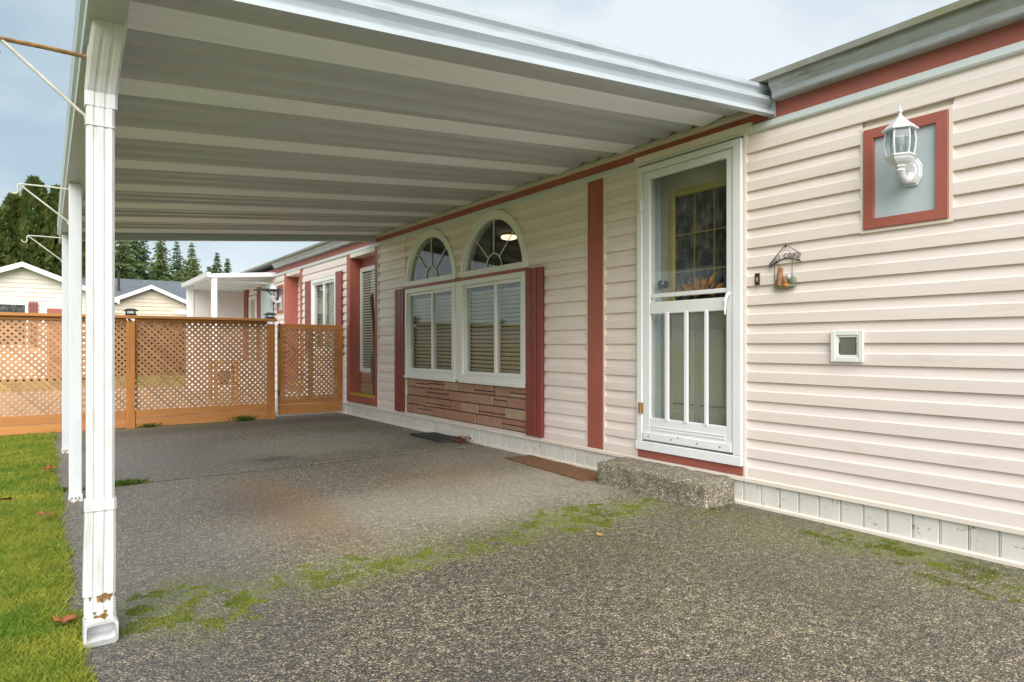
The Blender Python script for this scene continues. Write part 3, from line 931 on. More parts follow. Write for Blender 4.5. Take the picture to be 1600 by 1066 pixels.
obj('kick_board', B(W - 0.034, W + 0.05, 2.408, 3.288, 0.183, 0.242), 'red_h', sd)
obj('head_trim', MB().ext_y([(W - 0.034, 2.336), (W - 0.046, 2.340), (W - 0.046, 2.384), (W - 0.034, 2.388), (W + 0.01, 2.388), (W + 0.01, 2.336)], 2.345, 3.31), 'siding_trim', sd)

XD = 3.70
ed = obj('entry_door', MB().box(XD, XD + 0.045, 2.30, 3.210, 0.305, 1.235).box(XD, XD + 0.045, 3.115, 3.210, 1.235, 2.262).box(XD, XD + 0.045, 2.30, 2.555, 1.235, 2.262).box(XD, XD + 0.045, 2.555, 3.115, 2.115, 2.262), 'door', home)
tag(ed, 'beige entry door with a gold-muntined glass lite behind the storm door')
obj('lite_frame', frame_rect(MB(), XD - 0.016, XD + 0.02, 2.550, 3.118, 1.235, 2.118, 0.042), 'door_came', ed, bev=0.005)
cols, rows = [2.592, 2.737, 2.903, 3.076], [1.277, 1.53, 1.797, 2.076]
for i in range(3):
    for j in range(3):
        obj('pane', B(XD + 0.004, XD + 0.010, cols[i], cols[i + 1], rows[j], rows[j + 1]), 'door_glass', ed)
for yv in cols[1:3]:
    obj('muntin', B(XD - 0.004, XD + 0.004, yv - 0.004, yv + 0.004, 1.277, 2.076), 'brass', ed)
for zv in rows[1:3]:
    obj('muntin', B(XD - 0.003, XD + 0.0035, 2.592, 3.076, zv - 0.004, zv + 0.004), 'brass', ed)
for a, b in ((2.905, 3.10), (2.66, 2.86), (2.42, 2.61)):
    obj('raised_panel', B(XD - 0.010, XD + 0.002, a, b, 0.58, 1.12), 'door', ed, bev=0.009)
    obj('raised_panel', B(XD - 0.010, XD + 0.002, a, b, 0.38, 0.53), 'door', ed, bev=0.009)
k = MB().lathe([(0.012, 0), (0.028, 0.004), (0.028, 0.010), (0.012, 0.014), (0.012, 0.035), (0.026, 0.045), (0.028, 0.060), (0.018, 0.072), (0.004, 0.075)], 16).mesh('knob', 0, True)
ko = obj('knob', k, 'steel', ed)
ko.matrix_local = Matrix.Translation((XD, 3.163, 1.452)) @ Matrix.Rotation(R(-90), 4, 'Y')
obj('door_jamb', B(W + 0.10, XD + 0.06, 3.212, 3.29, 0.3, 2.31), 'panel_gray', ed)
obj('door_jamb', B(W + 0.10, XD + 0.06, 2.22, 2.298, 0.3, 2.31), 'panel_gray', ed)
obj('door_jamb', B(W + 0.10, XD + 0.06, 2.298, 3.212, 2.264, 2.31), 'panel_gray', ed)
obj('threshold', B(W + 0.10, XD + 0.06, 2.298, 3.212, 0.25, 0.303), 'panel_gray', ed)
obj('door_backing', B(XD + 0.05, XD + 0.07, 2.2, 3.3, 0.2, 2.4), 'dark_gap', ed)

# golden leaf swag hanging on the entry door glass
sw = thing('leaf_swag', (XD - 0.03, 2.82, 1.35), 'golden dried leaf swag on the entry door glass above the middle rail', 'decoration')
rs = random.Random(3)
sm = MB()
for i in range(46):
    a = rs.uniform(0.1, math.pi - 0.1)
    r0, L = rs.uniform(0.0, 0.08), rs.uniform(0.05, 0.10)
    cy, cz = r0 * math.cos(a) * 1.6, r0 * math.sin(a)
    dy, dz = math.cos(a + rs.uniform(-.5, .5)) * L, abs(math.sin(a)) * L
    px, pz = -dz / L * 0.016, dy / L * 0.016
    x = -rs.uniform(0.0, 0.03)
    sm.add([(x, cy, cz), (x - 0.01, cy + dy * .5 + px, cz + dz * .5 + pz), (x - 0.004, cy + dy, cz + dz), (x - 0.002, cy + dy * .5 - px, cz + dz * .5 - pz)], [(0, 1, 2), (0, 2, 3)])
obj('leaf_spray', sm, 'gold', sw, True)
obj('stem', MB().tube([(-0.01, -0.1, 0), (-0.015, 0.0, 0.02), (-0.01, 0.1, 0.0)], 0.006, 6), 'cane', sw, True)

# ------------------------------------------------------------------ alcoves further along the wall
def alcove(ya, yb, depth, has_window, label):
    """red framed recess let into the wall"""
    X1 = W + depth
    t = obj('alcove', MB().box(W - 0.035, X1, yb - 0.115, yb, 0.20, 2.32).box(W - 0.035, X1, ya, ya + 0.07, 0.20, 2.32), 'red', home, bev=0.003)
    tag(t, label)
    obj('alcove_head', B(W - 0.03, X1, ya + 0.07, yb - 0.115, 2.262, 2.318), 'siding_trim', t)
    obj('alcove_base', B(W - 0.036, X1 - 0.002, ya + 0.07, yb - 0.115, 0.20, 0.288), 'red_h', t, bev=0.003)
    obj('alcove_sill', B(W - 0.030, X1 - 0.002, ya + 0.072, yb - 0.117, 0.29, 0.325), 'mustard', t, bev=0.003)
    obj('alcove_back', B(X1, X1 + 0.04, ya, yb, 0.2, 2.34), 'siding_trim', t)
    if has_window:
        obj('window_frame', frame_rect(MB(), X1 - 0.035, X1 - 0.002, ya + 0.10, yb - 0.13, 0.62, 2.12, 0.06), 'vinyl_white', t, bev=0.003)
        obj('pane', B(X1 - 0.022, X1 - 0.016, ya + 0.155, yb - 0.185, 0.675, 2.065), 'glass', t)
        obj('window_dark', B(X1 - 0.0015, X1 - 0.0005, ya + 0.155, yb - 0.185, 0.675, 2.065), 'room', t)
        for i in range(36):
            obj('blind_slat', B(X1 - 0.012, X1 - 0.003, ya + 0.158, yb - 0.188, 0.69 + i * 0.038, 0.712 + i * 0.038), 'blind', t)
        obj('transom_panel', B(X1 - 0.012, X1 - 0.001, ya + 0.10, yb - 0.13, 2.14, 2.26), 'red_h', t)
        z = 0.335
        for i in range(4):
            for q, (a, b) in enumerate(((ya + 0.10, ya + 0.45), (ya + 0.455, yb - 0.13))):
                obj('stone', B(X1 - 0.016 - 0.006 * ((i + q) % 2), X1 - 0.001, a, b, z, z + 0.062), 'stone', t, bev=0.005)
            z += 0.067
    else:
        siding_part = obj('alcove_lining', B(X1 - 0.006, X1 - 0.002, ya + 0.07, yb - 0.115, 0.33, 2.26), 'siding_trim', t)
        zz = 0.33
        while zz < 2.2:
            obj('siding_board', MB().ext_y([(X1 - 0.006, zz), (X1 - 0.024, zz), (X1 - 0.008, zz + 0.118), (X1 - 0.006, zz + 0.118)], ya + 0.072, yb - 0.117), 'siding', t)
            zz += PITCH
    return t
alcove(7.916, 8.976, 0.15, True, 'red framed alcove window beside the gate')
alcove(11.03, 12.01, 0.20, False, 'red framed alcove beyond the gate')

vs_ = thing('floor_vase', (W + 0.055, 8.16, 0.326), 'tall dark floor vase standing on the mustard sill of the red alcove', 'vase')
obj('vase_body', MB().lathe([(0.030, 0), (0.034, 0.01), (0.045, 0.15), (0.068, 0.36), (0.074, 0.46), (0.060, 0.55), (0.036, 0.60), (0.032, 0.63), (0.040, 0.65), (0.034, 0.65), (0.028, 0.62)], 20), 'vase', vs_, True, smooth=True)
cb = thing('cane_bundle', (W + 0.055, 8.16, 0.95), 'bundle of dried brown canes standing in the tall dark vase', 'dried canes')
for i in range(7):
    a = i * 0.9
    obj('cane', MB().tube([(0.010 * math.cos(a), 0.010 * math.sin(a), -0.5), (0.012 * math.cos(a), 0.012 * math.sin(a) + 0.04, 0.2), (0.018 * math.cos(a) - 0.012, 0.018 * math.sin(a) + 0.10, 0.66 + 0.02 * i)], 0.008, 6), 'cane', cb, True)

# window beyond the gate
w2 = slider_window(9.40, 10.51, 0.86, 2.07, 9.95, 'white window with lowered blinds beyond the gate')
obj('window_room', B(W + 0.14, W + 0.16, 9.2, 10.7, 0.7, 2.2), 'room', w2)
shutter(9.15, 9.39, 0.86, 2.11, 'dark red shutter beside the alcove beyond the gate')
shutter(10.53, 10.80, 0.86, 2.07, 'dark red shutter on the far side of the window beyond the gate')
# door and shutters under the far porch
fd = obj('porch_door', frame_rect(MB(), W - 0.04, W + 0.03, 13.98, 14.56, 0.3, 2.05, 0.07), 'vinyl_white', home)
tag(fd, 'narrow white framed door under the far porch')
obj('pane', B(W - 0.01, W - 0.004, 14.04, 14.5, 0.36, 1.98), 'glass', fd)
obj('door_back', B(W + 0.035, W + 0.04, 13.98, 14.56, 0.3, 2.05), 'room', fd)
shutter(13.50, 13.86, 0.7, 2.20, 'dark red shutter on the near side of the far porch door')
shutter(14.62, 14.95, 0.7, 2.22, 'dark red shutter on the far side of the far porch door')
obj('corner_post', B(W - 0.09, W - 0.035, 12.72, 13.40, 0.18, 2.20), 'panel_gray', home, bev=0.006)

# ------------------------------------------------------------------ carport
SL = 0.092
cp = thing('carport', (1.8, 5.1, 0), 'white aluminium carport roof on slim posts over the driveway', 'carport')
X0, X1c = 0.125, 3.515
RL = 2.455
ribs = [2.70 + 0.735 * k for k in range(8)]
def pan(y0, y1, teeth, base=0.010):
    top = RL + 0.075
    pr = []
    w = (y1 - y0) / teeth
    for i in range(teeth):
        a = y0 + i * w
        pr += [(a + 0.004, RL + base + 0.034), (a + w * 0.30, RL + base + 0.032), (a + w * 0.52, RL + base + 0.003), (a + w * 0.60, RL + base), (a + w * 0.88, RL + base), (a + w * 0.95, RL + base + 0.006)]
    pr += [(y1, RL + base + 0.034), (y1, top), (y0, top)]
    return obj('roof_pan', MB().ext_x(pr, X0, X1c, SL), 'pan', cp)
def rib(yf):
    pr = [(yf - 0.172, RL + 0.026), (yf - 0.158, RL + 0.018), (yf - 0.020, RL + 0.001), (yf - 0.006, RL), (yf, RL + 0.006), (yf, RL + 0.07), (yf - 0.172, RL + 0.07)]
    return obj('roof_rib', MB().ext_x(pr, X0 + 0.02, X1c - 0.005, SL), 'rib', cp)
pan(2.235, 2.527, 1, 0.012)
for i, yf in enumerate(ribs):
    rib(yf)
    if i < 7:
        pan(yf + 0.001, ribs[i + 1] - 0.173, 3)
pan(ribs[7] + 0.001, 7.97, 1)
prof = [(-.036, 0), (-.036, .017), (-.028, .019), (.000, .030), (.006, .046), (-.002, .066), (-.030, .083), (-.032, .104), (-.010, .112), (.004, .126), (.000, .143), (-.018, .153), (-.020, .174), (.035, .178), (.035, .165), (.020, .160), (.020, .012), (.012, 0)]
LZ = 2.392
front = [(2.225 + a, LZ + b) for a, b in prof]
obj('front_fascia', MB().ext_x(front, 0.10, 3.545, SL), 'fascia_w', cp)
obj('fascia_end', MB().ext_x([(2.19, LZ - 0.012), (2.19, LZ + 0.17), (2.235, LZ + 0.18), (2.235, LZ - 0.012)], 3.546, 3.553, SL), 'fascia_w', cp)
back = [(7.985 - a, LZ + b) for a, b in prof]
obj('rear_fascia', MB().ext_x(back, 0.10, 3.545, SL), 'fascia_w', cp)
# gutter beam along the outer edge (box with the same moulded face)
gz = 2.045
side = [(0.125 + a * (0.75 if b > 0.02 else 0.7) - 0.16 * b, gz + b) for a, b in prof[:13]] + [(0.15, gz + .178), (0.205, gz + .10), (0.205, gz)]
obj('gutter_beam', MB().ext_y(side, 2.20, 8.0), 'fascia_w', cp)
obj('beam_underside', B(0.100, 0.203, 2.21, 7.99, gz - 0.006, gz - 0.001), 'pan', cp)
obj('wall_ledger', MB().ext_y([(W - 0.018, 2.430), (W - 0.052, 2.430), (W - 0.052, 2.436), (W - 0.030, 2.440), (W - 0.030, 2.470), (W - 0.018, 2.480)], 2.235, 7.975), 'siding_trim', cp)
obj('ledger_closure', B(W - 0.0175, W - 0.0165, 2.235, 7.975, 2.44, 2.60), 'pan', cp)
# posts
for i, (py, foot) in enumerate(((2.665, 0), (4.985, 0), (7.275, 0))):
    p = obj('post', B(0.113, 0.183, py - 0.035, py + 0.035, 0.0, 2.038), 'post', cp, bev=0.004)
    obj('foot_bracket', MB().box(0.109, 0.187, py - 0.042, py - 0.0355, 0.0, 0.05), 'post', p, bev=0.002)
    for xx in (0.128, 0.148, 0.168):
        sc_ = MB().lathe([(0.003, 0), (0.0055, 0.001), (0.004, 0.004)], 8).mesh('screw')
        q = obj('screw', sc_, 'rustarm', p)
        q.matrix_local = Matrix.Translation((xx, py - 0.042, 0.028)) @ Matrix.Rotation(R(90), 4, 'X')

# downspout: fluted rectangular pipe
def spout_section(cx, cy, z, w=0.081, d=0.062, flute=0.0035, tilt=0.0):
    hw, hd = w / 2, d / 2
    front = [(-hw + 0.008, -hd), (-0.022, -hd), (-0.018, -hd + flute), (-0.012, -hd + flute), (-0.008, -hd), (0.008, -hd), (0.012, -hd + flute), (0.018, -hd + flute), (0.022, -hd), (hw - 0.008, -hd)]
    pts = front + [(hw, -hd + 0.008), (hw, hd - 0.008), (hw - 0.008, hd), (-hw + 0.008, hd), (-hw, hd - 0.008), (-hw, -hd + 0.008)]
    return [(cx + a, cy + b, z + tilt * b) for a, b in pts]
def sweep(name, secs, parent, mat='downspout', smooth=False):
    m = MB()
    n = len(secs[0])
    for s in secs:
        m.v += s
    for i in range(len(secs) - 1):
        for k in range(n):
            m.f.append((i * n + k, i * n + (k + 1) % n, (i + 1) * n + (k + 1) % n, (i + 1) * n + k))
    m.f.append(tuple(range(n))[::-1])
    m.f.append(tuple((len(secs) - 1) * n + k for k in range(n)))
    return obj(name, m, mat, parent, smooth=smooth)
DX, DY = 0.146, 2.578
ds = sweep('downspout', [spout_section(DX, DY, 0.45), spout_section(DX, DY, 1.84)], cp)
sweep('lower_sleeve', [spout_section(DX - 0.004, DY, 0.165, 0.093, 0.071), spout_section(DX - 0.002, DY, 0.30, 0.092, 0.069), spout_section(DX, DY, 0.462, 0.087, 0.066)], ds)
sweep('foot_sleeve', [spout_section(DX - 0.002, DY - 0.004, 0.085, 0.090, 0.066, 0.002), spout_section(DX - 0.002, DY, 0.185, 0.089, 0.066, 0.002)], ds)
sweep('elbow', [spout_section(DX + 0.002, DY, 1.80, 0.093, 0.066), spout_section(DX + 0.002, DY - 0.002, 1.850, 0.093, 0.066, .0035, 0.1), spout_section(DX + 0.004, DY - 0.020, 1.885, 0.093, 0.066, .0035, 0.45),
                spout_section(DX + 0.012, DY - 0.088, 1.985, 0.093, 0.066, .0035, 0.5), spout_section(DX + 0.017, DY - 0.112, 2.020, 0.096, 0.068, .001, 0.3),
                spout_section(DX + 0.020, DY - 0.122, 2.055, 0.098, 0.070, .0, 0.1), spout_section(DX + 0.022, DY - 0.124, 2.16, 0.098, 0.070, .0)], ds)
def band(z, h, t=0.004, x=0.0):
    return sweep('strap', [spout_section(DX + x, DY, z, 0.088 + t, 0.068 + t, 0.001), spout_section(DX + x, DY, z + h, 0.088 + t, 0.068 + t, 0.001)], ds)
band(0.448, 0.034)
band(1.735, 0.006, 0.0)
# kick-out mouth at the foot
def rrect(w, h, r, n=4):
    out = []
    for cx, cz, a0 in ((w / 2 - r, h / 2 - r, 0), (-w / 2 + r, h / 2 - r, 90), (-w / 2 + r, -h / 2 + r, 180), (w / 2 - r, -h / 2 + r, 270)):
        for i in range(n + 1):
            a = R(a0 + 90 * i / n)
            out.append((cx + r * math.cos(a), cz + r * math.sin(a)))
    return out
o1, i1 = rrect(0.098, 0.082, 0.014), rrect(0.082, 0.052, 0.012)
n = len(o1)
m = MB()
yf = DY - 0.050
m.v += [(DX + a, yf + 0.012 * (0.04 - b) / 0.08 - 0.012, 0.043 + b) for a, b in o1] + [(DX + a, yf - 0.010, 0.049 + b) for a, b in i1] + [(DX + a * 0.94, yf + 0.045, 0.055 + b * 0.9) for a, b in i1] + [(DX + a, yf + 0.085, 0.045 + b) for a, b in o1]
for k in range(n):
    j = (k + 1) % n
    m.f += [(k, j, n + j, n + k), (n + k, n + j, 2 * n + j, 2 * n + k), (k, 3 * n + k, 3 * n + j, j)]
m.f += [tuple(range(2 * n, 3 * n))[::-1], tuple(range(3 * n, 4 * n))]
obj('outlet', m, 'downspout', ds)

rr_ = random.Random(4)
for zc, n_, amp in ((0.168, 9, 0.036), (0.112, 6, 0.022)):
    xs = [DX - 0.034 + 0.068 * (i + rr_.uniform(-.2, .2)) / n_ for i in range(n_ + 1)]
    for i in range(n_):
        if rr_.random() < 0.22:
            continue
        h_ = amp * rr_.uniform(0.35, 1.0)
        a_, b_ = xs[i], xs[i + 1] + 0.002
        yq = DY - 0.0332
        obj('rust_flake', MB().prism([0] * 5, [(a_, yq - 0.0018, zc), (b_, yq - 0.0018, zc + rr_.uniform(-.002, .004)), (b_ - 0.001, yq - 0.0018, zc - h_ * 0.5), ((a_ + b_) / 2, yq - 0.0018, zc - h_), (a_ + 0.001, yq - 0.0018, zc - h_ * 0.6)],
            [(a_, yq, zc), (b_, yq, zc), (b_ - 0.001, yq, zc - h_ * 0.5), ((a_ + b_) / 2, yq, zc - h_), (a_ + 0.001, yq, zc - h_ * 0.6)]), 'rustarm', ds)

# hanging-basket brackets on the posts
def bracket(x, y, z, L, label, arm_mat='cream_rod'):
    b = thing('basket_bracket', (x, y, z), label, 'plant bracket', 'hanging basket brackets on the carport posts')
    obj('arm', MB().tube([(0.0, 0, 0.0), (-L * 0.5, 0, 0.001), (-L, 0, -0.002)], 0.0075 if arm_mat == 'rustarm' else 0.0055, 7), arm_mat, b, True)
    obj('brace', MB().tube([(0.0, 0, -0.225), (-0.004, 0, -0.205), (-0.022, 0, -0.190), (-L * 0.98, 0, -0.006)], 0.0055, 7), 'cream_rod', b, True)
    hk = [(-L, 0, -0.002)] + [(-L - 0.004, 0, -0.012), (-L - 0.004, 0, -0.040)] + [(-L - 0.022 + 0.020 * math.cos(R(a)), 0, -0.044 - 0.020 * math.sin(R(a))) for a in range(10, 190, 25)]
    obj('hook', MB().tube(hk, 0.005, 7), 'cream_rod' if arm_mat != 'rustarm' else 'rustarm', b, True, smooth=True)
    return b
bracket(0.111, 2.655, 1.998, 0.235, 'rusty basket bracket on the nearest carport post', 'rustarm')
bracket(0.111, 4.975, 1.998, 0.252, 'cream basket bracket on the middle carport post')
bracket(0.111, 7.265, 1.998, 0.252, 'cream basket bracket on the farthest carport post')

# ------------------------------------------------------------------ near wall fittings
def wall_panel(loc, label, far=False):
    t = thing('framed_panel', loc, label, 'wall panel', 'red framed panels behind the wall lanterns')
    a, b, za, zb = -0.2175, 0.2175, -0.2825, 0.2825
    obj('outer_channel', frame_rect(MB(), -0.012, 0.02, a, b, za, zb, 0.017), 'siding_trim', t, True)
    i = 0.018
    w = 0.052
    for k, pts in enumerate((((a + i, za + i), (b - i, za + i), (b - i - w, za + i + w), (a + i + w, za + i + w)),
                             ((b - i, za + i), (b - i, zb - i), (b - i - w, zb - i - w), (b - i - w, za + i + w)),
                             ((b - i, zb - i), (a + i, zb - i), (a + i + w, zb - i - w), (b - i - w, zb - i - w)),
                             ((a + i, zb - i), (a + i, za + i), (a + i + w, za + i + w), (a + i + w, zb - i - w)))):
        mm = MB().prism(pts, [(-0.022, y, z) for y, z in pts], [(0.01, y, z) for y, z in pts])
        obj('frame_board', mm, 'red_h' if k % 2 == 0 else 'red', t, True, bev=0.0015)
    obj('backing_panel', B(-0.002, 0.012, a + i + w - 0.002, b - i - w + 0.002, za + i + w - 0.002, zb - i - w + 0.002), 'panel_gray', t, True)
    return t
wall_panel((W - 0.012, 1.4735, 1.8845), 'red framed grey panel on the near wall behind the large lantern')
wall_panel((W - 0.012, 12.28, 1.87), 'small distant red framed panel on the wall beyond the gate')

def lantern(loc, label):
    """white six-sided coach lantern on an upswept arm; wall is at local x = 0, lantern hangs towards -x"""
    t = thing('wall_lantern', loc, label, 'lantern', 'white wall lanterns')
    bx = -0.135
    # backplate: stepped octagonal plate
    m = MB()
    for (s, x0, x1) in ((1.0, -0.008, 0.0), (0.86, -0.018, -0.008), (0.6, -0.03, -0.018)):
        oc = [(0.048, -0.030), (0.048, 0.030), (0.028, 0.068), (-0.028, 0.068), (-0.048, 0.030), (-0.048, -0.030), (-0.028, -0.068), (0.028, -0.068)]
        m.prism(oc, [(x0, y * s, z * s) for y, z in oc], [(x1, y * s, z * s) for y, z in oc])
    obj('backplate', m, 'lamp_white', t, True, bev=0.003)
    arm = [(-0.02, 0, -0.02), (-0.05, 0, -0.045), (-0.085, 0, -0.048), (-0.115, 0, -0.030), (-0.13, 0, -0.005), (bx, 0, 0.025)]
    obj('arm', MB().tube(arm, [0.024, 0.021, 0.018, 0.018, 0.022, 0.028], 10), 'lamp_white', t, True, smooth=True)
    obj('neck', MB().lathe([(0.010, -0.02), (0.022, -0.012), (0.018, 0.000), (0.030, 0.006), (0.026, 0.016), (0.046, 0.026), (0.058, 0.040), (0.062, 0.052), (0.068, 0.056), (0.068, 0.064), (0.02, 0.066)], 6, (bx, 0, 0)), 'lamp_white', t, True)
    # glass cage: six bowed panes and ribs
    prof_ = [(0.057, 0.064), (0.064, 0.10), (0.066, 0.14), (0.061, 0.186)]
    for k in range(6):
        a0, a1 = R(60 * k), R(60 * k + 60)
        vsx = []
        for r, z in prof_:
            vsx += [(bx + r * math.cos(a0), r * math.sin(a0), z), (bx + r * math.cos(a1), r * math.sin(a1), z)]
        obj('pane', MB().add(vsx, [(2 * i, 2 * i + 1, 2 * i + 3, 2 * i + 2) for i in range(3)]), 'lampglass', t, True)
        obj('rib', MB().tube([(bx + (r + 0.001) * math.cos(a0), (r + 0.001) * math.sin(a0), z) for r, z in prof_], 0.0042, 6), 'lamp_white', t, True)
    obj('socket', MB().lathe([(0.012, 0.064), (0.012, 0.11), (0.014, 0.112), (0.022, 0.135), (0.020, 0.16), (0.006, 0.17)], 10, (bx, 0, 0)), 'lamp_white', t, True, smooth=True)
    cap = obj('cap', MB().lathe([(0.066, 0.184), (0.080, 0.186), (0.080, 0.194), (0.070, 0.200), (0.060, 0.212), (0.046, 0.222), (0.028, 0.240), (0.016, 0.256), (0.004, 0.258)], 6, (bx, 0, 0)), 'lamp_white', t, True)
    obj('finial', MB().lathe([(0.006, 0.256), (0.012, 0.262), (0.006, 0.270), (0.011, 0.278), (0.012, 0.284), (0.006, 0.292), (0.004, 0.306), (0.001, 0.314)], 10, (bx, 0, 0)), 'lamp_white', cap, True, smooth=True)
    return t
lantern((W - 0.020, 1.438, 1.876), 'white coach lantern mounted on the red framed panel right of the door')
lantern((W - 0.020, 12.28, 1.86), 'tiny white lantern on the far wall above the gate post')
sh = thing('bracket_shelf', (W - 0.03, 12.35, 2.03), 'thin dark bracket shelf over the far wall lantern', 'shelf')
obj('shelf_board', B(-0.42, 0.0, -0.20, 0.20, 0, 0.018), 'iron', sh, True)
obj('shelf_brace', MB().tube([(-0.24, 0, 0), (-0.10, 0, -0.08), (0, 0, -0.19)], 0.010, 6), 'iron', sh, True)

# doorbell
db = thing('doorbell', (W - 0.022, 2.307, 1.409), 'small black doorbell with a brass button beside the storm door', 'doorbell')
obj('bell_plate', B(-0.012, 0, -0.016, 0.016, -0.037, 0.037), 'black', db, True, bev=0.003)
obj('bell_button', B(-0.017, -0.010, -0.006, 0.006, -0.016, 0.012), 'brass', db, True, bev=0.002)

# cat flap
cf = thing('cat_flap', (W - 0.030, 1.757, 0.997), 'white framed cat flap low on the near wall', 'cat flap')
def frame_bev(x0, x1, a, b, c, d, w):
    return frame_rect(MB(), x0, x1, a, b, c, d, w)
obj('flap_frame', frame_bev(-0.012, 0.0, -0.090, 0.090, -0.088, 0.088, 0.030), 'vinyl_white', cf, True, bev=0.004)
obj('flap_tunnel', frame_bev(-0.006, 0.03, -0.060, 0.060, -0.058, 0.058, 0.010), 'vinyl_white', cf, True, bev=0.002)
obj('flap', B(0.000, 0.006, -0.043, 0.043, -0.048, 0.054), 'flap', cf, True, bev=0.004)
obj('flap_recess', B(0.008, 0.010, -0.05, 0.05, -0.05, 0.055), 'dark_gap', cf, True)
obj('latch', B(-0.004, 0.002, -0.024, -0.008, -0.050, -0.044), 'black', cf, True)

# welcome ornament
wo = thing('welcome_sign', (W - 0.030, 2.12, 1.336), 'small hanging WELCOME ornament with a painted cottage figure beside the doorbell', 'sign')
obj('roof_wire', MB().tube([(0, 0.108, 0.150), (0, 0.0, 0.262), (0, -0.094, 0.200)], 0.0026, 6), 'iron', wo, True)
obj('top_knob', MB().lathe([(0.002, 0.244), (0.006, 0.250), (0.005, 0.258), (0.001, 0.262)], 8), 'iron', wo, True)
arcp = [(-0.002, 0.100 - 0.2 * t, 0.138 + 0.052 * math.sin(math.pi * (0.10 + 0.80 * t)) - 0.016 + 0.012 * t) for t in [i / 16 for i in range(17)]]
obj('arch_band', MB().tube([(0, 0.112, 0.146), (0, 0.106, 0.140)] + arcp, 0.0034, 6), 'iron', wo, True)
LET = {'W': [[(0, 1), (.25, 0), (.5, .7), (.75, 0), (1, 1)]], 'E': [[(1, 1), (0, 1), (0, 0), (1, 0)], [(0, .5), (.75, .5)]], 'L': [[(0, 1), (0, 0), (.9, 0)]],
       'C': [[(1, .85), (.6, 1), (.15, .8), (0, .5), (.15, .2), (.6, 0), (1, .15)]], 'O': [[(.5, 1), (.1, .8), (0, .5), (.1, .2), (.5, 0), (.9, .2), (1, .5), (.9, .8), (.5, 1)]],
       'M': [[(0, 0), (.1, 1), (.5, .35), (.9, 1), (1, 0)]]}
for i, ch in enumerate('WELCOME'):
    t = 0.04 + i * 0.92 / 6.6
    yb_, zb_ = 0.100 - 0.2 * t, arcp[min(16, int(t * 16))][2]
    ang = 0.35 - 0.62 * t
    lw, lh = 0.019, 0.027
    lm = MB()
    for st in LET[ch]:
        pts = []
        for u, v_ in st:
            dy, dz = -u * lw, v_ * lh
            pts.append((-0.003, yb_ + dy * math.cos(ang) + dz * math.sin(ang) * 0.6, zb_ + 0.003 + dz * math.cos(ang) - dy * math.sin(ang) * 0.6 * 1.0))
        lm.tube(pts, 0.0026, 5)
    obj('letter', lm, 'iron', wo, True)
for y_ in (0.070, -0.042):
    obj('chain', MB().tube([(0, y_, 0.168), (0.001, y_ + 0.001, 0.12), (0, y_, 0.05)], 0.0018, 5), 'iron', wo, True)
def lump(cx, cy, cz, rx, ry, rz, seed, ns=9, sub=2):
    bm = bmesh.new()
    bmesh.ops.create_icosphere(bm, subdivisions=sub, radius=1)
    for v in bm.verts:
        k = 1 + 0.22 * mnoise.noise(v.co * 1.7 + Vector((seed, seed, seed)))
        v.co = Vector((v.co.x * rx * k + cx, v.co.y * ry * k + cy, v.co.z * rz * k + cz))
    me = bpy.data.meshes.new('lump')
    bm.to_mesh(me)
    bm.free()
    me.shade_smooth()
    return me
obj('figure_base', lump(-0.004, 0.0, 0.016, 0.016, 0.078, 0.016, 1), 'orn_green', wo, True)
obj('figure_rock', lump(-0.006, 0.035, 0.038, 0.016, 0.030, 0.028, 2), 'orn_brown', wo, True)
obj('figure_rock', lump(-0.005, -0.048, 0.045, 0.015, 0.026, 0.030, 3), 'orn_green', wo, True)
obj('figure_rock', lump(-0.008, 0.0, 0.050, 0.015, 0.022, 0.026, 9), 'orn_brown', wo, True)
obj('cottage_tower', MB().lathe([(0.022, 0.02), (0.020, 0.07), (0.015, 0.100), (0.017, 0.104), (0.013, 0.106), (0.013, 0.120)], 8, (-0.006, 0.030, 0)), 'orn_brown', wo, True)
obj('cottage_roof', MB().lathe([(0.019, 0.119), (0.016, 0.123), (0.003, 0.142), (0.001, 0.145)], 8, (-0.006, 0.030, 0)), 'orn_brown', wo, True)
obj('cottage_window', B(-0.022, -0.012, 0.024, 0.036, 0.106, 0.118), 'orn_orange', wo, True)
obj('pumpkin', lump(-0.016, -0.010, 0.020, 0.013, 0.022, 0.014, 4), 'orn_orange', wo, True)
obj('figure_bird', lump(-0.012, -0.026, 0.068, 0.009, 0.014, 0.018, 6), 'panel_gray', wo, True)

# ------------------------------------------------------------------ step, mats, litter
def rough_block(x0, x1, y0, y1, z0, z1, n=(12, 36, 8), amp=0.012, rnd=0.03):
    bm = bmesh.new()
    bmesh.ops.create_cube(bm, size=1)
    bmesh.ops.subdivide_edges(bm, edges=bm.edges[:], cuts=22, use_grid_fill=True)
    for v in bm.verts:
        p = v.co * 2
        q = Vector((p.x * (x1 - x0) / 2, p.y * (y1 - y0) / 2, p.z * (z1 - z0) / 2))
        hx, hy, hz = (x1 - x0) / 2 - rnd, (y1 - y0) / 2 - rnd, (z1 - z0) / 2 - rnd
        c = Vector((max(-hx, min(hx, q.x)), max(-hy, min(hy, q.y)), max(-hz, min(hz, q.z))))
        d = q - c
        if d.length > 1e-6:
            d = d.normalized() * rnd
        q = c + d
        w = q + Vector(((x0 + x1) / 2, (y0 + y1) / 2, (z0 + z1) / 2))
        k = amp * (mnoise.noise(w * 9) + 0.5 * mnoise.noise(w * 30) + 0.35 * mnoise.noise(w * 75))
        v.co = w + (d.normalized() if d.length > 1e-6 else Vector((0, 0, 1))) * k
    me = bpy.data.meshes.new('rough_block')
    bm.to_mesh(me)
    bm.free()
    me.shade_smooth()
    return me
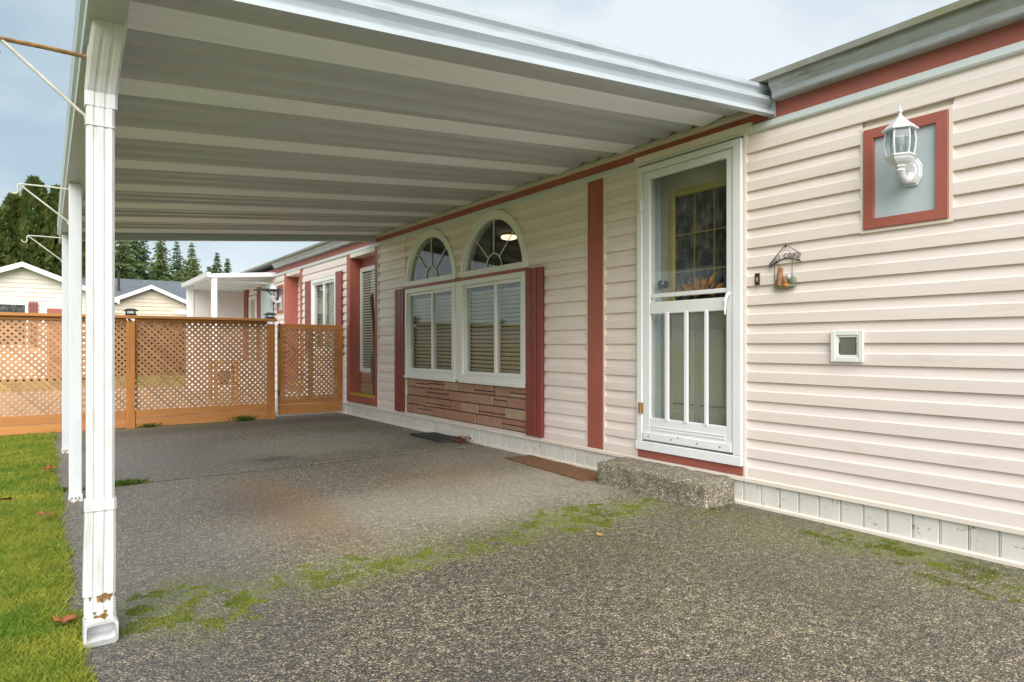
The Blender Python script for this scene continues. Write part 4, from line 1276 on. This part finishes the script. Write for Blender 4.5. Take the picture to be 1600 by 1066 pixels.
tag(obj('doorstep', rough_block(3.235, 3.548, 2.465, 3.415, -0.03, 0.165), 'stepm'), 'rough weathered concrete step below the storm door', 'step')

def mat_sheet(pts, z, th, seed, nx=14, ny=30, wave=0.004):
    """thin flexible mat with a wavy surface and thickness"""
    m = MB()
    (ax, ay), (bx_, by), (cx, cy), (dx, dy) = pts
    vs2 = []
    for lay in (0, 1):
        for j in range(ny + 1):
            for i in range(nx + 1):
                u, v_ = i / nx, j / ny
                x = (ax * (1 - u) + bx_ * u) * (1 - v_) + (dx * (1 - u) + cx * u) * v_
                y_ = (ay * (1 - u) + by * u) * (1 - v_) + (dy * (1 - u) + cy * u) * v_
                if i in (0, nx) or j in (0, ny):
                    x += 0.006 * mnoise.noise((x * 25, y_ * 25, seed))
                    y_ += 0.006 * mnoise.noise((x * 25, y_ * 25, seed + 5))
                vs2.append((x, y_, z + lay * th + lay * wave * (1 + mnoise.noise((x * 6, y_ * 6, seed)))))
    k = (nx + 1) * (ny + 1)
    fs2 = []
    for lay in (0, 1):
        for j in range(ny):
            for i in range(nx):
                a = lay * k + j * (nx + 1) + i
                fs2.append((a, a + 1, a + nx + 2, a + nx + 1))
    ring = [i for i in range(nx + 1)] + [j * (nx + 1) + nx for j in range(1, ny + 1)] + [ny * (nx + 1) + i for i in range(nx - 1, -1, -1)] + [j * (nx + 1) for j in range(ny - 1, 0, -1)]
    for i in range(len(ring)):
        a, b = ring[i], ring[(i + 1) % len(ring)]
        fs2.append((a, b, k + b, k + a))
    return m.add(vs2, fs2)
tag(obj('door_mat', mat_sheet([(3.19, 3.50), (3.50, 3.44), (3.535, 4.60), (3.275, 4.62)], 0.002, 0.005, 3), 'coir'), 'brown coir mat on the concrete left of the doorstep', 'mat')
tag(obj('rubber_mat', mat_sheet([(3.27, 5.78), (3.535, 5.70), (3.535, 6.33), (3.262, 6.42)], 0.003, 0.016, 8, wave=0.010), 'rubber'), 'crumpled black mat at the skirting below the arched windows', 'mat')

def leaf_mesh(seed, L=0.05, mat='leaf_red'):
    r = random.Random(seed)
    m = MB()
    pts = []
    for i in range(12):
        a = 2 * math.pi * i / 12
        rr = L * (0.5 + 0.28 * (i % 2) + r.uniform(-0.08, 0.08))
        pts.append((rr * math.cos(a), rr * math.sin(a) * 0.8, 0.008 + L * 0.35 * r.uniform(0, 1) * (i % 3) / 2))
    m.add([(0, 0, 0.004)] + pts, [(0, 1 + i, 1 + (i + 1) % 12) for i in range(12)])
    m.tube([(L * 0.5, 0, 0.006), (L * 0.9, 0.01, 0.012)], 0.0015, 4)
    return m
for k, (x, y, z, L, mt, lab) in enumerate((
        (0.045, 2.74, 0.03, 0.055, 'leaf_red', 'curled brown leaf on the grass edge beside the downspout foot'),
        (-0.01, 4.42, 0.05, 0.07, 'leaf_red', 'reddish fallen leaf on the lawn edge level with the rust stain'),
        (-0.20, 4.95, 0.06, 0.06, 'leaf_red', 'orange brown leaf lying out on the lawn at the left edge'),
        (0.02, 6.15, 0.04, 0.07, 'leaf_red', 'brown leaf on the lawn edge between the two farther posts'),
        (2.34, 2.45, 0.003, 0.022, 'leaf_yel', 'yellow leaf on the mossy drip line in front of the step'),
        (2.86, 4.73, 0.003, 0.02, 'leaf_yel', 'tiny yellow leaf on the dry concrete near the coir mat'))):
    o = obj('fallen_leaf', leaf_mesh(20 + k, L), mt)
    o.location = (x, y, z)
    o.rotation_euler = (R(10 * (k % 3)), R(8), k * 1.3)
    tag(o, lab, 'leaf', 'fallen leaves')
lt = MB()
rs = random.Random(5)
for i in range(60):
    x, y_ = 3.40 + rs.uniform(0, 0.12), 5.52 + rs.uniform(0, 0.28)
    a, L, zz = rs.uniform(0, 6.28), rs.uniform(0.012, 0.03), 0.01 + rs.uniform(0, 0.05) * (1 if x > 3.44 else 0.4)
    c, s = math.cos(a) * L, math.sin(a) * L
    lt.add([(x - c, y_ - s, zz), (x - s * .6, y_ + c * .6, zz + rs.uniform(0, .015)), (x + c, y_ + s, zz + rs.uniform(0, .02)), (x + s * .6, y_ - c * .6, zz + .004)], [(0, 1, 2), (0, 2, 3)])
tag(obj('leaf_litter', lt, 'leaf_red'), 'small heap of dead leaves at the end of the black mat', 'leaves', kind='stuff')

# ------------------------------------------------------------------ fence and gate
FY = 9.03
fence = thing('lattice_fence', (0.8, FY, 0), 'orange stained lattice fence with a flat cap rail across the end of the driveway', 'fence')
def clip(poly, f):
    out = []
    for i in range(len(poly)):
        a, b = poly[i], poly[(i + 1) % len(poly)]
        fa, fb = f(a), f(b)
        if fa >= 0:
            out.append(a)
        if fa * fb < 0:
            t = fa / (fa - fb)
            out.append((a[0] + (b[0] - a[0]) * t, a[1] + (b[1] - a[1]) * t))
    return out
def lattice(parent, x0, x1, z0, z1, y, pitch=0.0700, w=0.0265, th=0.006, x_org=0.0):
    hw = w * math.sqrt(2) / 2
    for s, yo in ((1, -th), (-1, 0.0)):
        lo = min(s * x0, s * x1) + z0
        hi = max(s * x0, s * x1) + z1
        k = math.ceil((lo - x_org) / pitch) - 1
        while x_org + k * pitch < hi + pitch:
            c = x_org + k * pitch
            poly = [(x0, z0), (x1, z0), (x1, z1), (x0, z1)]
            poly = clip(poly, lambda p: s * p[0] + p[1] - (c - hw))
            poly = clip(poly, lambda p: (c + hw) - (s * p[0] + p[1]))
            if len(poly) >= 3:
                ar = abs(sum(poly[i][0] * poly[(i + 1) % len(poly)][1] - poly[(i + 1) % len(poly)][0] * poly[i][1] for i in range(len(poly)))) / 2
                if ar > 4e-4:
                    obj('lattice_slat', MB().prism(poly, [(a, y + yo, b) for a, b in poly], [(a, y + yo + th - 0.0004, b) for a, b in poly]), 'lattice', parent)
            k += 1
for px in (-0.86, 0.777, 2.430):
    obj('fence_post', B(px, px + 0.092, FY - 0.045, FY + 0.047, -0.02, 1.292), 'cedar_v', fence, bev=0.004)
for i, (a, b) in enumerate(((-0.766, 0.775), (0.871, 2.428), (-2.4, -0.862))):
    if i < 2:
        lattice(fence, a, b, 0.20, 1.30, FY, x_org=0.013)
    obj('kick_board', B(a, b, FY - 0.032, FY - 0.008, 0.006, 0.106), 'cedar', fence, bev=0.003)
    obj('kick_board', B(a, b, FY - 0.030, FY - 0.008, 0.110, 0.215), 'cedar', fence, bev=0.003)
    obj('upper_rail', B(a, b, FY - 0.022, FY + 0.03, 1.290, 1.330), 'cedar', fence, bev=0.003)
obj('cap_rail', B(-2.5, 0.823, FY - 0.075, FY + 0.075, 1.331, 1.366), 'cedar', fence, bev=0.004)
obj('cap_rail', B(0.8245, 2.545, FY - 0.075, FY + 0.075, 1.331, 1.366), 'cedar', fence, bev=0.004)

gate = thing('lattice_gate', (3.04, FY, 0), 'orange stained lattice garden gate between the fence and the house wall', 'gate')
gx0, gx1, gz0, gz1 = 2.582, 3.505, 0.185, 1.300
gy = FY + 0.012
def gb(name, a, b, c, d, y0=None, y1=None, mt='cedar'):
    return obj(name, B(a, b, y0 or gy, y1 or gy + 0.022, c, d), mt, gate, bev=0.003)
gb('gate_stile', gx0, gx0 + 0.10, gz0, gz1, mt='cedar_v')
gb('gate_stile', gx1 - 0.135, gx1, gz0, gz1, mt='cedar_v')
gb('gate_stile', 3.000, 3.068, gz0 + 0.10, gz1 - 0.085, mt='cedar_v')
gb('gate_rail', gx0 + 0.101, gx1 - 0.136, gz1 - 0.085, gz1)
gb('gate_rail', gx0 + 0.101, gx1 - 0.136, gz0, gz0 + 0.10)
gb('gate_board', gx0 + 0.004, gx1 - 0.004, 0.045, gz0 - 0.004, gy + 0.004, gy + 0.022)
lattice(gate, gx0 + 0.052, gx1 - 0.085, gz0 + 0.055, gz1 - 0.055, gy - 0.0065, x_org=0.03)
for z in (0.35, 1.15):
    obj('hinge', B(gx0 - 0.012, gx0 + 0.012, gy - 0.012, gy - 0.002, z - 0.04, z + 0.04), 'iron', gate)
obj('latch', MB().tube([(gx0 - 0.02, gy - 0.02, gz1 - 0.02), (gx0 + 0.02, gy - 0.02, gz1 + 0.005), (gx0 + 0.01, gy - 0.01, gz1 + 0.03)], 0.006, 6), 'iron', gate)
obj('drop_rod', MB().tube([(gx0 - 0.018, gy - 0.03, 0.03), (gx0 - 0.018, gy - 0.03, 1.26)], 0.007, 6), 'cream_rod', gate)

def solar_cap(x, label):
    t = thing('solar_post_light', (x, FY, 1.366), label, 'post light', 'solar lights on the fence posts')
    obj('light_base', MB().lathe([(0.085, 0), (0.085, 0.012), (0.06, 0.020), (0.05, 0.024)], 4, ph=R(45)), 'black', t, True)
    obj('light_pane', MB().lathe([(0.062, 0.022), (0.062, 0.056)], 4, ph=R(45)), 'lampglass', t, True)
    for k in range(4):
        a = R(45 + 90 * k)
        obj('light_pillar', MB().tube([(0.064 * math.cos(a), 0.064 * math.sin(a), 0.02), (0.064 * math.cos(a), 0.064 * math.sin(a), 0.058)], 0.006, 5), 'black', t, True)
    obj('light_hat', MB().lathe([(0.105, 0.056), (0.108, 0.062), (0.06, 0.080), (0.055, 0.084), (0.01, 0.086)], 4, ph=R(45)), 'black', t, True)
    return t
solar_cap(0.823, 'black solar light on the fence post nearer the lawn')
solar_cap(2.466, 'black solar light on the fence post beside the gate')

# ------------------------------------------------------------------ far porch
po = thing('far_porch', (3.0, 13.9, 0), 'small white porch roof and panelled end wall beyond the fence', 'porch')
obj('porch_roof', MB().prism([0] * 4, [(2.40, 12.6, 2.235), (2.40, 15.3, 2.27), (2.40, 15.3, 2.33), (2.40, 12.6, 2.305)], [(W + .02, 12.6, 2.33), (W + .02, 15.3, 2.33), (W + .02, 15.3, 2.41), (W + .02, 12.6, 2.41)]), 'white', po)
for k in range(5):
    obj('porch_rib', B(2.45, W - 0.05, 12.9 + k * 0.5, 12.98 + k * 0.5, 2.20, 2.236), 'rib', po)
obj('porch_gutter', MB().ext_y([(2.40, 2.24), (2.35, 2.25), (2.33, 2.33), (2.40, 2.33)], 12.58, 15.32), 'white', po)
obj('porch_post', B(2.425, 2.515, 12.62, 12.71, 0, 2.235), 'white', po, bev=0.004)
obj('porch_post', B(2.425, 2.56, 15.18, 15.27, 0, 2.26), 'white', po, bev=0.004)
for a, b in ((2.575, 3.05), (3.07, 3.55)):
    obj('porch_wall_panel', B(a, b, 15.20, 15.24, 0.0, 2.25), 'porch_panel', po, bev=0.004)
obj('porch_wall_batten', B(3.051, 3.069, 15.19, 15.25, 0.0, 2.25), 'white', po)

# patio beyond the fence
tag(obj('patio', B(-4, 3.565, 9.26, 17.5, -0.12, 0.0), 'patio'), kind='structure')
st = thing('side_table', (2.42, 11.6, 0), 'small wooden side table on the patio behind the lattice fence', 'table')
obj('table_top', B(-0.20, 0.20, -0.2, 0.2, 0.70, 0.73), 'cedar', st, True, bev=0.004)
for a in (-0.17, 0.17):
    for b in (-0.17, 0.17):
        obj('leg', B(a - 0.02, a + 0.02, b - 0.02, b + 0.02, 0, 0.70), 'cedar_v', st, True)
obj('shelf', B(-0.19, 0.19, -0.19, 0.19, 0.34, 0.36), 'cedar', st, True)
pt = thing('round_pot', (2.42, 11.6, 0.361), 'round brown pot on the lower shelf of the side table', 'pot')
obj('pot_body', MB().lathe([(0.05, 0), (0.09, 0.05), (0.11, 0.12), (0.09, 0.19), (0.06, 0.22), (0.05, 0.21)], 16), 'vase', pt, True, smooth=True)

# ------------------------------------------------------------------ neighbouring houses
def lapped(y, poly_fn, x0, x1, z0, z1, pitch, depth=0.02):
    """gable wall facing -y: sawtooth courses clipped under a roof line; one mesh"""
    m = MB()
    z = z0
    while z < z1 - 1e-3:
        zt = min(z + pitch, z1)
        a0, b0 = poly_fn(z)
        a1, b1 = poly_fn(zt)
        m.add([(a0, y - depth, z), (b0, y - depth, z), (b1, y, zt), (a1, y, zt), (a0, y + 0.1, z), (b0, y + 0.1, z)], [(0, 1, 2, 3), (0, 4, 5, 1)])
        z = zt
    return m
def gable_house(name, label, xc, hw, y, z_eave, z_peak, depth, mat, pitch, over=0.2, roofmat='roof'):
    t = thing(name, (xc, y, 0), label, 'house')
    def fn(z):
        if z <= z_eave:
            return xc - hw, xc + hw
        k = max(0.0, 1 - (z - z_eave) / (z_peak - z_eave))
        return xc - hw * k, xc + hw * k
    obj('gable_wall', lapped(y, fn, xc - hw, xc + hw, 0, z_peak - 0.05, pitch), mat, t)
    s = (z_peak - z_eave) / hw
    for sg in (-1, 1):
        xe, ze = xc + sg * (hw + over), z_eave - s * over
        obj('roof_plane', MB().prism([0] * 4, [(xe, y - 0.25, ze + 0.02), (xc, y - 0.25, z_peak + 0.02), (xc, y - 0.25, z_peak + 0.10), (xe, y - 0.25, ze + 0.10)],
                                     [(xe, y + depth, ze + 0.02), (xc, y + depth, z_peak + 0.02), (xc, y + depth, z_peak + 0.10), (xe, y + depth, ze + 0.10)]), roofmat, t)
        obj('barge_board', MB().prism([0] * 4, [(xe, y - 0.29, ze - 0.04), (xc, y - 0.29, z_peak - 0.04), (xc, y - 0.29, z_peak + 0.11), (xe, y - 0.29, ze + 0.11)],
                                      [(xe, y - 0.255, ze - 0.04), (xc, y - 0.255, z_peak - 0.04), (xc, y - 0.255, z_peak + 0.11), (xe, y - 0.255, ze + 0.11)]), 'white', t)
        obj('side_wall', B(xc + sg * hw - 0.05, xc + sg * hw + 0.05, y + 0.1, y + depth, 0, z_eave), mat, t)
    return t
hl = gable_house('neighbour_house', 'white sided gable house on the left behind the fence', -0.59, 2.3, 24.0, 2.42, 3.36, 8, 'nb_siding', 0.13, 0.15)
obj('window', frame_rect(MB(), -1.6, -0.45, 23.93, 23.98, 1.0, 2.28, 0.07).box(-1.53, -0.52, 23.955, 23.96, 1.07, 2.21) if False else MB().box(-1.9, -0.46, 23.93, 23.975, 0.95, 2.30), 'white', hl)
obj('window_glass', B(-1.84, -0.53, 23.915, 23.928, 1.02, 2.21), 'door_glass', hl)
for k in range(3):
    obj('shutter_board', B(-0.43 + k * 0.075, -0.375 + k * 0.075, 23.92, 23.97, 0.95, 2.31), 'shutter', hl)
obj('door_frame', B(-0.09, 0.56, 23.93, 23.97, 0, 2.22), 'white', hl)
obj('house_door', B(0.0, 0.47, 23.90, 23.928, 0.02, 2.13), 'red', hl)
hr = gable_house('neighbour_house', 'beige gabled house with a grey shingle roof seen past the carport posts', 3.33, 1.25, 29.0, 2.72, 3.28, 3.0, 'nb_beige', 0.15, 0.12)
obj('main_roof', MB().prism([0] * 4, [(-3.0, 29.9, 2.60), (9.5, 29.9, 2.60), (9.5, 29.9, 2.68), (-3.0, 29.9, 2.68)], [(-3.0, 33.5, 3.92), (9.5, 33.5, 3.92), (9.5, 33.5, 4.0), (-3.0, 33.5, 4.0)]), 'roof', hr)
obj('main_wall', B(-2.8, 9.3, 30.1, 30.3, 0, 2.62), 'nb_beige', hr)
obj('porch_gutter', B(4.05, 4.75, 28.4, 28.6, 2.26, 2.42), 'white', hr)
obj('porch_post', B(4.55, 4.68, 28.45, 28.58, 0, 2.26), 'bark', hr)
obj('vent_pipe', MB().tube([(2.45, 31.6, 3.2), (2.45, 31.6, 4.15)], 0.05, 8), 'iron', hr)

# ------------------------------------------------------------------ trees
def cards(P, D, L, Wd, rg):
    """leaf cards at P pointing along D; returns (n,4,3)"""
    n = len(P)
    D = D / (np.linalg.norm(D, axis=1, keepdims=True) + 1e-9)
    rv = rg.normal(size=(n, 3))
    S = np.cross(D, rv)
    S /= (np.linalg.norm(S, axis=1, keepdims=True) + 1e-9)
    a = P - S * Wd[:, None] * 0.35
    b = P + S * Wd[:, None] * 0.35
    mid = P + D * L[:, None] * 0.6
    c = mid + S * Wd[:, None] * 0.5 + D * L[:, None] * 0.1
    tip = P + D * L[:, None]
    return np.stack([P, mid + S * Wd[:, None] * 0.5, tip, mid - S * Wd[:, None] * 0.5], 1)

def thuja(x, y, h, r, seed, label, n=5200):
    rg = np.random.default_rng(seed)
    t = thing('thuja_tree', (x, y, 0), label, 'tree', 'columnar thuja trees beyond the left house')
    obj('trunk', MB().tube([(0, 0, 0), (0.02, 0, h * 0.4), (0, 0.02, h * 0.95)], [0.12, 0.07, 0.01], 7), 'bark', t, True)
    u = rg.random(n) ** 0.85
    th = rg.random(n) * 2 * np.pi
    ph = rg.random(6) * 6.28
    lob = 1 + 0.16 * np.sin(3 * th + ph[0] + u * 7) + 0.12 * np.sin(7 * th + ph[1] - u * 13) + 0.10 * np.sin(u * 31 + 2 * th + ph[2])
    prof_r = r * np.minimum(1.0, (1 - u) * 2.0) ** 0.75 * lob
    rad = prof_r * (0.72 + 0.32 * np.sqrt(rg.random(n)))
    P = np.stack([rad * np.cos(th), rad * np.sin(th), 0.2 + u * (h - 0.25)], 1)
    D = np.stack([np.cos(th) * 0.55, np.sin(th) * 0.55, np.ones(n) * 0.9], 1) + rg.normal(size=(n, 3)) * 0.35
    me = quads_mesh('crown', cards(P, D, rg.uniform(0.18, 0.42, n), rg.uniform(0.09, 0.20, n), rg))
    me.materials.append(MAT['thuja'])
    obj('crown', me, None, t, True)
    return t
for i, (x, y, h, r, lab) in enumerate((
        (-2.75, 34.2, 7.0, 0.85, 'thuja tree at the very left edge of the photo'), (-1.72, 33.6, 6.5, 0.75, 'shorter thuja tree second from the left edge'),
        (-1.12, 34.2, 7.2, 0.80, 'thuja tree left of the tallest one'), (-0.42, 34.0, 8.0, 0.85, 'tallest thuja tree, its tip above the middle basket bracket'),
        (0.40, 34.0, 7.75, 0.80, 'thuja tree with its tip beside the outer carport posts'), (1.15, 34.3, 7.2, 0.8, 'thuja tree mostly hidden behind the carport posts'))):
    thuja(x, y, h, r, 100 + i, lab)

def conifer(x, y, h, r, seed, label, mat='fir', levels=84, dens=1.5):
    rg = np.random.default_rng(seed)
    t = thing('conifer_tree', (x, y, 0), label, 'tree', 'conifers far behind the fence')
    obj('trunk', MB().tube([(0, 0, 0), (0.03, 0.02, h * 0.5), (0, 0, h * 0.99)], [0.16, 0.09, 0.012], 7), 'bark', t, True)
    Ps, Ds, Us = [], [], []
    bm_ = MB()
    for k in range(levels):
        u = 0.10 + 0.89 * (k + rg.random() * 0.8) / levels
        L = r * (1 - u) ** 0.95 * rg.uniform(0.7, 1.2) + 0.05
        nb = int(rg.integers(3, 5))
        a0 = rg.random() * 6.28
        for b in range(nb):
            a = a0 + b * 6.28 / nb + rg.normal() * 0.25
            Lb = L * rg.uniform(0.5, 1.3)
            up = rg.uniform(0.0, 0.35)
            droop = rg.uniform(0.15, 0.45)
            ns = max(4, int(Lb * 9 * dens))
            s = (np.arange(ns) + rg.random(ns)) / ns
            px = np.cos(a) * Lb * s
            py = np.sin(a) * Lb * s
            pz = u * h + Lb * (up * s - droop * s * s)
            if k % 2 == 0:
                bm_.tube([(0, 0, u * h), (math.cos(a) * Lb * 0.5, math.sin(a) * Lb * 0.5, u * h + Lb * (up * .5 - droop * .25)), (math.cos(a) * Lb * .95, math.sin(a) * Lb * .95, u * h + Lb * (up * .95 - droop * .9))], [0.02, 0.012, 0.004], 4, False)
            for sd_ in (-1, 1, 0):
                d = np.stack([np.cos(a) * 0.7 - sd_ * np.sin(a) * 0.8 + rg.normal(size=ns) * .15, np.sin(a) * 0.7 + sd_ * np.cos(a) * 0.8 + rg.normal(size=ns) * .15, -0.25 + rg.normal(size=ns) * 0.25], 1)
                Ps.append(np.stack([px, py, pz], 1))
                Ds.append(d)
                Us.append(np.full(ns, 0.35 + 0.65 * min(1.0, (1 - u) * 2.2)))
    P, D = np.concatenate(Ps), np.concatenate(Ds)
    n = len(P)
    sc = np.concatenate(Us)
    me = quads_mesh('crown', cards(P, D, rg.uniform(0.16, 0.42, n) * sc, rg.uniform(0.07, 0.16, n) * sc, rg))
    me.materials.append(MAT[mat])
    obj('crown', me, None, t, True)
    obj('branches', bm_, 'bark', t, True)
    return t
for i, (x, y, h, r, mt, lab) in enumerate((
        (2.6, 46, 10.5, 2.6, 'fir', 'large dark fir just right of the nearest carport post'), (4.6, 47, 10.2, 2.3, 'fir', 'broad fir filling the gap below the carport roof'),
        (5.6, 44, 8.2, 1.9, 'fir_y', 'lighter fir in front of the broad dark one'), (7.05, 48, 8.05, 1.9, 'fir', 'slim pointed conifer above the beige gable, left of the pair'),
        (8.05, 48.5, 8.15, 1.9, 'fir_y', 'slim pointed conifer right of the pair above the porch'), (6.4, 43, 5.6, 1.7, 'fir_y', 'low bushy conifer behind the beige gable'),
        (9.75, 49, 7.7, 1.3, 'fir', 'thin conifer over the right end of the porch roof'), (10.45, 49, 7.3, 1.5, 'fir', 'rightmost conifer beside the home roof'), (8.7, 46, 6.3, 2.0, 'fir_y', 'low conifer above the porch gutter'),
        (1.2, 45, 9.0, 2.0, 'fir', 'fir showing between the two carport posts'),
        (6.3, 50, 7.3, 2.6, 'fir', 'wide fir just left of the slim pair above the beige gable'), (7.6, 45, 6.6, 2.2, 'fir_y', 'bushy fir filling the gap below the slim pair'),
        (9.2, 47, 6.6, 1.8, 'fir', 'middling fir behind the porch roof corner'), (3.6, 44, 8.6, 2.2, 'fir_y', 'lighter fir in front of the large dark one'), (11.3, 50, 5.6, 1.6, 'fir', 'low dark fir touching the home roof line'))):
    conifer(x, y, h, r, 300 + i, lab, mt)
# a bare birch among them
rs = random.Random(8)
bt = thing('bare_tree', (9.0, 50, 0), 'leafless grey tree between the slim conifers over the porch', 'tree')
bmx = MB()
def grow(p, d, L, r, lev):
    q = p + d * L
    bmx.tube([p, p + d * L * 0.5 + Vector((rs.uniform(-.03, .03), 0, 0)), q], [r, r * 0.8, r * 0.6], 5, False)
    if lev:
        for k in range(3):
            nd = (d + Vector((rs.uniform(-.55, .55), rs.uniform(-.55, .55), rs.uniform(0, .35)))).normalized()
            grow(p + d * L * rs.uniform(0.5, 1.0), nd, L * 0.68, r * 0.55, lev - 1)
obj('trunk', MB().tube([(0, 0, 0), (0.02, 0, 2.6)], [0.10, 0.08], 7), 'bark', bt, True)
grow(Vector((0.02, 0, 2.5)), Vector((0, 0, 1)), 1.9, 0.07, 5)
obj('branches', bmx, 'bark', bt, True)

# reddish hedge in front of the beige house
rg = np.random.default_rng(77)
hd = thing('reddish_shrub', (2.9, 27.0, 0), 'reddish brown shrub seen through the lattice below the beige gable', 'shrub')
n = 5000
P = np.stack([rg.uniform(-1.2, 1.9, n), rg.uniform(-0.5, 0.5, n), rg.uniform(0.05, 1.9, n) * (0.9 + 0.1 * np.sin(rg.uniform(0, 9, n)))], 1)
me = quads_mesh('foliage', cards(P, rg.normal(size=(n, 3)) + np.array([0, -0.3, 0.5]), rg.uniform(0.10, 0.22, n), rg.uniform(0.07, 0.14, n), rg))
me.materials.append(MAT['barberry'])
obj('foliage', me, None, hd, True)
for k in range(6):
    obj('stem', MB().tube([(-1.0 + k * 0.5, 0, 0), (-1.05 + k * 0.52, 0.1, 1.2)], [0.03, 0.012], 5), 'bark', hd, True)

# ------------------------------------------------------------------ grass, weeds, moss
def blades(x, y, z, h, w, rg, lean=0.5):
    n = len(x)
    a = rg.random(n) * 2 * np.pi
    b = rg.random(n) * 2 * np.pi
    ln = h * lean * rg.random(n)
    base = np.stack([x, y, z], 1)
    s = np.stack([np.cos(a) * w, np.sin(a) * w, np.zeros(n)], 1)
    mid = base + np.stack([np.cos(b) * ln * 0.4, np.sin(b) * ln * 0.4, h * 0.6], 1)
    tip = base + np.stack([np.cos(b) * ln, np.sin(b) * ln, h], 1)
    return np.stack([base - s, base + s, mid + s * 0.6, tip], 1)
rg = np.random.default_rng(5)
parts = []
def grass_zone(n, x0, x1, y0, y1, h0, h1, w):
    x = rg.uniform(x0, x1, n)
    y = y0 + (y1 - y0) * rg.random(n) ** 1.15
    e = 0.052 + 0.013 * np.sin(y * 3.7 + 1) + 0.008 * np.sin(y * 12.1) + np.where(y < 2.9, 0.035, 0.0) + np.abs(rg.normal(0, 0.018, n))
    k = x < e
    x, y = x[k], y[k]
    clump = 0.85 + 0.25 * (np.sin(x * 17 + y * 5) * np.sin(y * 11 - x * 7)) ** 2
    parts.append(blades(x, y, np.full(len(x), -0.004), rg.uniform(h0, h1, len(x)) * clump + 0.006, np.full(len(x), w), rg, 1.0))
grass_zone(120000, -0.45, 0.12, 2.1, 5.0, 0.008, 0.030, 0.0012)
grass_zone(75000, -0.75, 0.12, 4.5, 8.98, 0.010, 0.030, 0.0018)
grass_zone(26000, -3.0, -0.4, 2.0, 8.9, 0.025, 0.05, 0.005)
grass_zone(16000, -3.0, 0.08, -1.0, 2.0, 0.03, 0.06, 0.005)
me = quads_mesh('grass', np.concatenate(parts))
me.materials.append(MAT['grass'])
tag(obj('grass', me, None), 'short green and yellowish lawn grass left of the driveway', 'grass', kind='stuff')

# moss cushions on the concrete
def scatter_blob(cx, cy, rx, ry, n):
    a, r = rg.random(n) * 2 * np.pi, np.sqrt(rg.random(n))
    x, y = cx + rx * r * np.cos(a), cy + ry * r * np.sin(a)
    keep = np.array([mnoise.noise((xx * 9, yy * 9, 4)) + 0.5 * mnoise.noise((xx * 27, yy * 27, 1)) for xx, yy in zip(x, y)]) > (-0.06 + 0.5 * r ** 1.5)
    return x[keep], y[keep]
mx_, my_ = [], []
for cx, cy, rx, ry, n in ((0.44, 2.70, 0.36, 0.30, 26000), (1.1, 2.72, 0.52, 0.22, 18000), (1.75, 2.70, 0.5, 0.15, 9000), (2.62, 2.80, 0.60, 0.26, 30000), (2.3, 2.3, 0.8, 0.4, 5000),
                          (3.34, 1.52, 0.22, 0.38, 16000), (3.26, 1.05, 0.28, 0.4, 12000), (3.2, 2.1, 0.25, 0.3, 1200), (3.05, 7.75, 0.5, 0.16, 1500), (1.4, 8.88, 1.0, 0.09, 4200), (0.25, 8.7, 0.25, 0.2, 900), (3.3, 2.42, 0.2, 0.05, 300)):
    a, b = scatter_blob(cx, cy, rx, ry, n)
    mx_.append(a)
    my_.append(b)
x, y = np.concatenate(mx_), np.concatenate(my_)
k = x < W - 0.04
x, y = x[k], y[k]
n = len(x)
me = quads_mesh('moss', blades(x, y, np.zeros(n), rg.uniform(0.002, 0.006, n), rg.uniform(0.0012, 0.0028, n), rg, 1.4))
me.materials.append(MAT['moss'])
tag(obj('moss', me, None), 'green moss growing on the concrete along the drip line and wall', 'moss', kind='stuff')

# weeds in the joint and by the fence
def weed(x, y, n, h, label, spread=0.06, name='weed_tuft'):
    r = np.random.default_rng(int(x * 100 + y * 1000) + 9000)
    xx, yy = r.normal(0, spread, n), r.normal(0, 0.018, n)
    me = quads_mesh(name, blades(xx, yy, np.full(n, -0.01), r.uniform(h * 0.4, h, n), np.full(n, 0.0028), r, 1.6))
    me.materials.append(MAT['weed'])
    o = obj(name, me, None)
    o.location = (x, y, 0)
    return tag(o, label, 'weed', 'weeds in the concrete')
weed(0.42, 5.36, 420, 0.055, 'grass tuft in the slab joint right of the near downspout', 0.09)
weed(0.13, 5.36, 160, 0.05, 'brownish grass tuft in the slab joint at the lawn edge', 0.05)
weed(2.12, 8.98, 220, 0.10, 'leafy green weed at the fence foot left of the gate post', 0.05)
weed(1.02, 8.96, 120, 0.07, 'small weed at the fence foot right of the first fence post', 0.05)
weed(3.30, 2.455, 90, 0.03, 'tiny weed at the corner of the doorstep', 0.015)
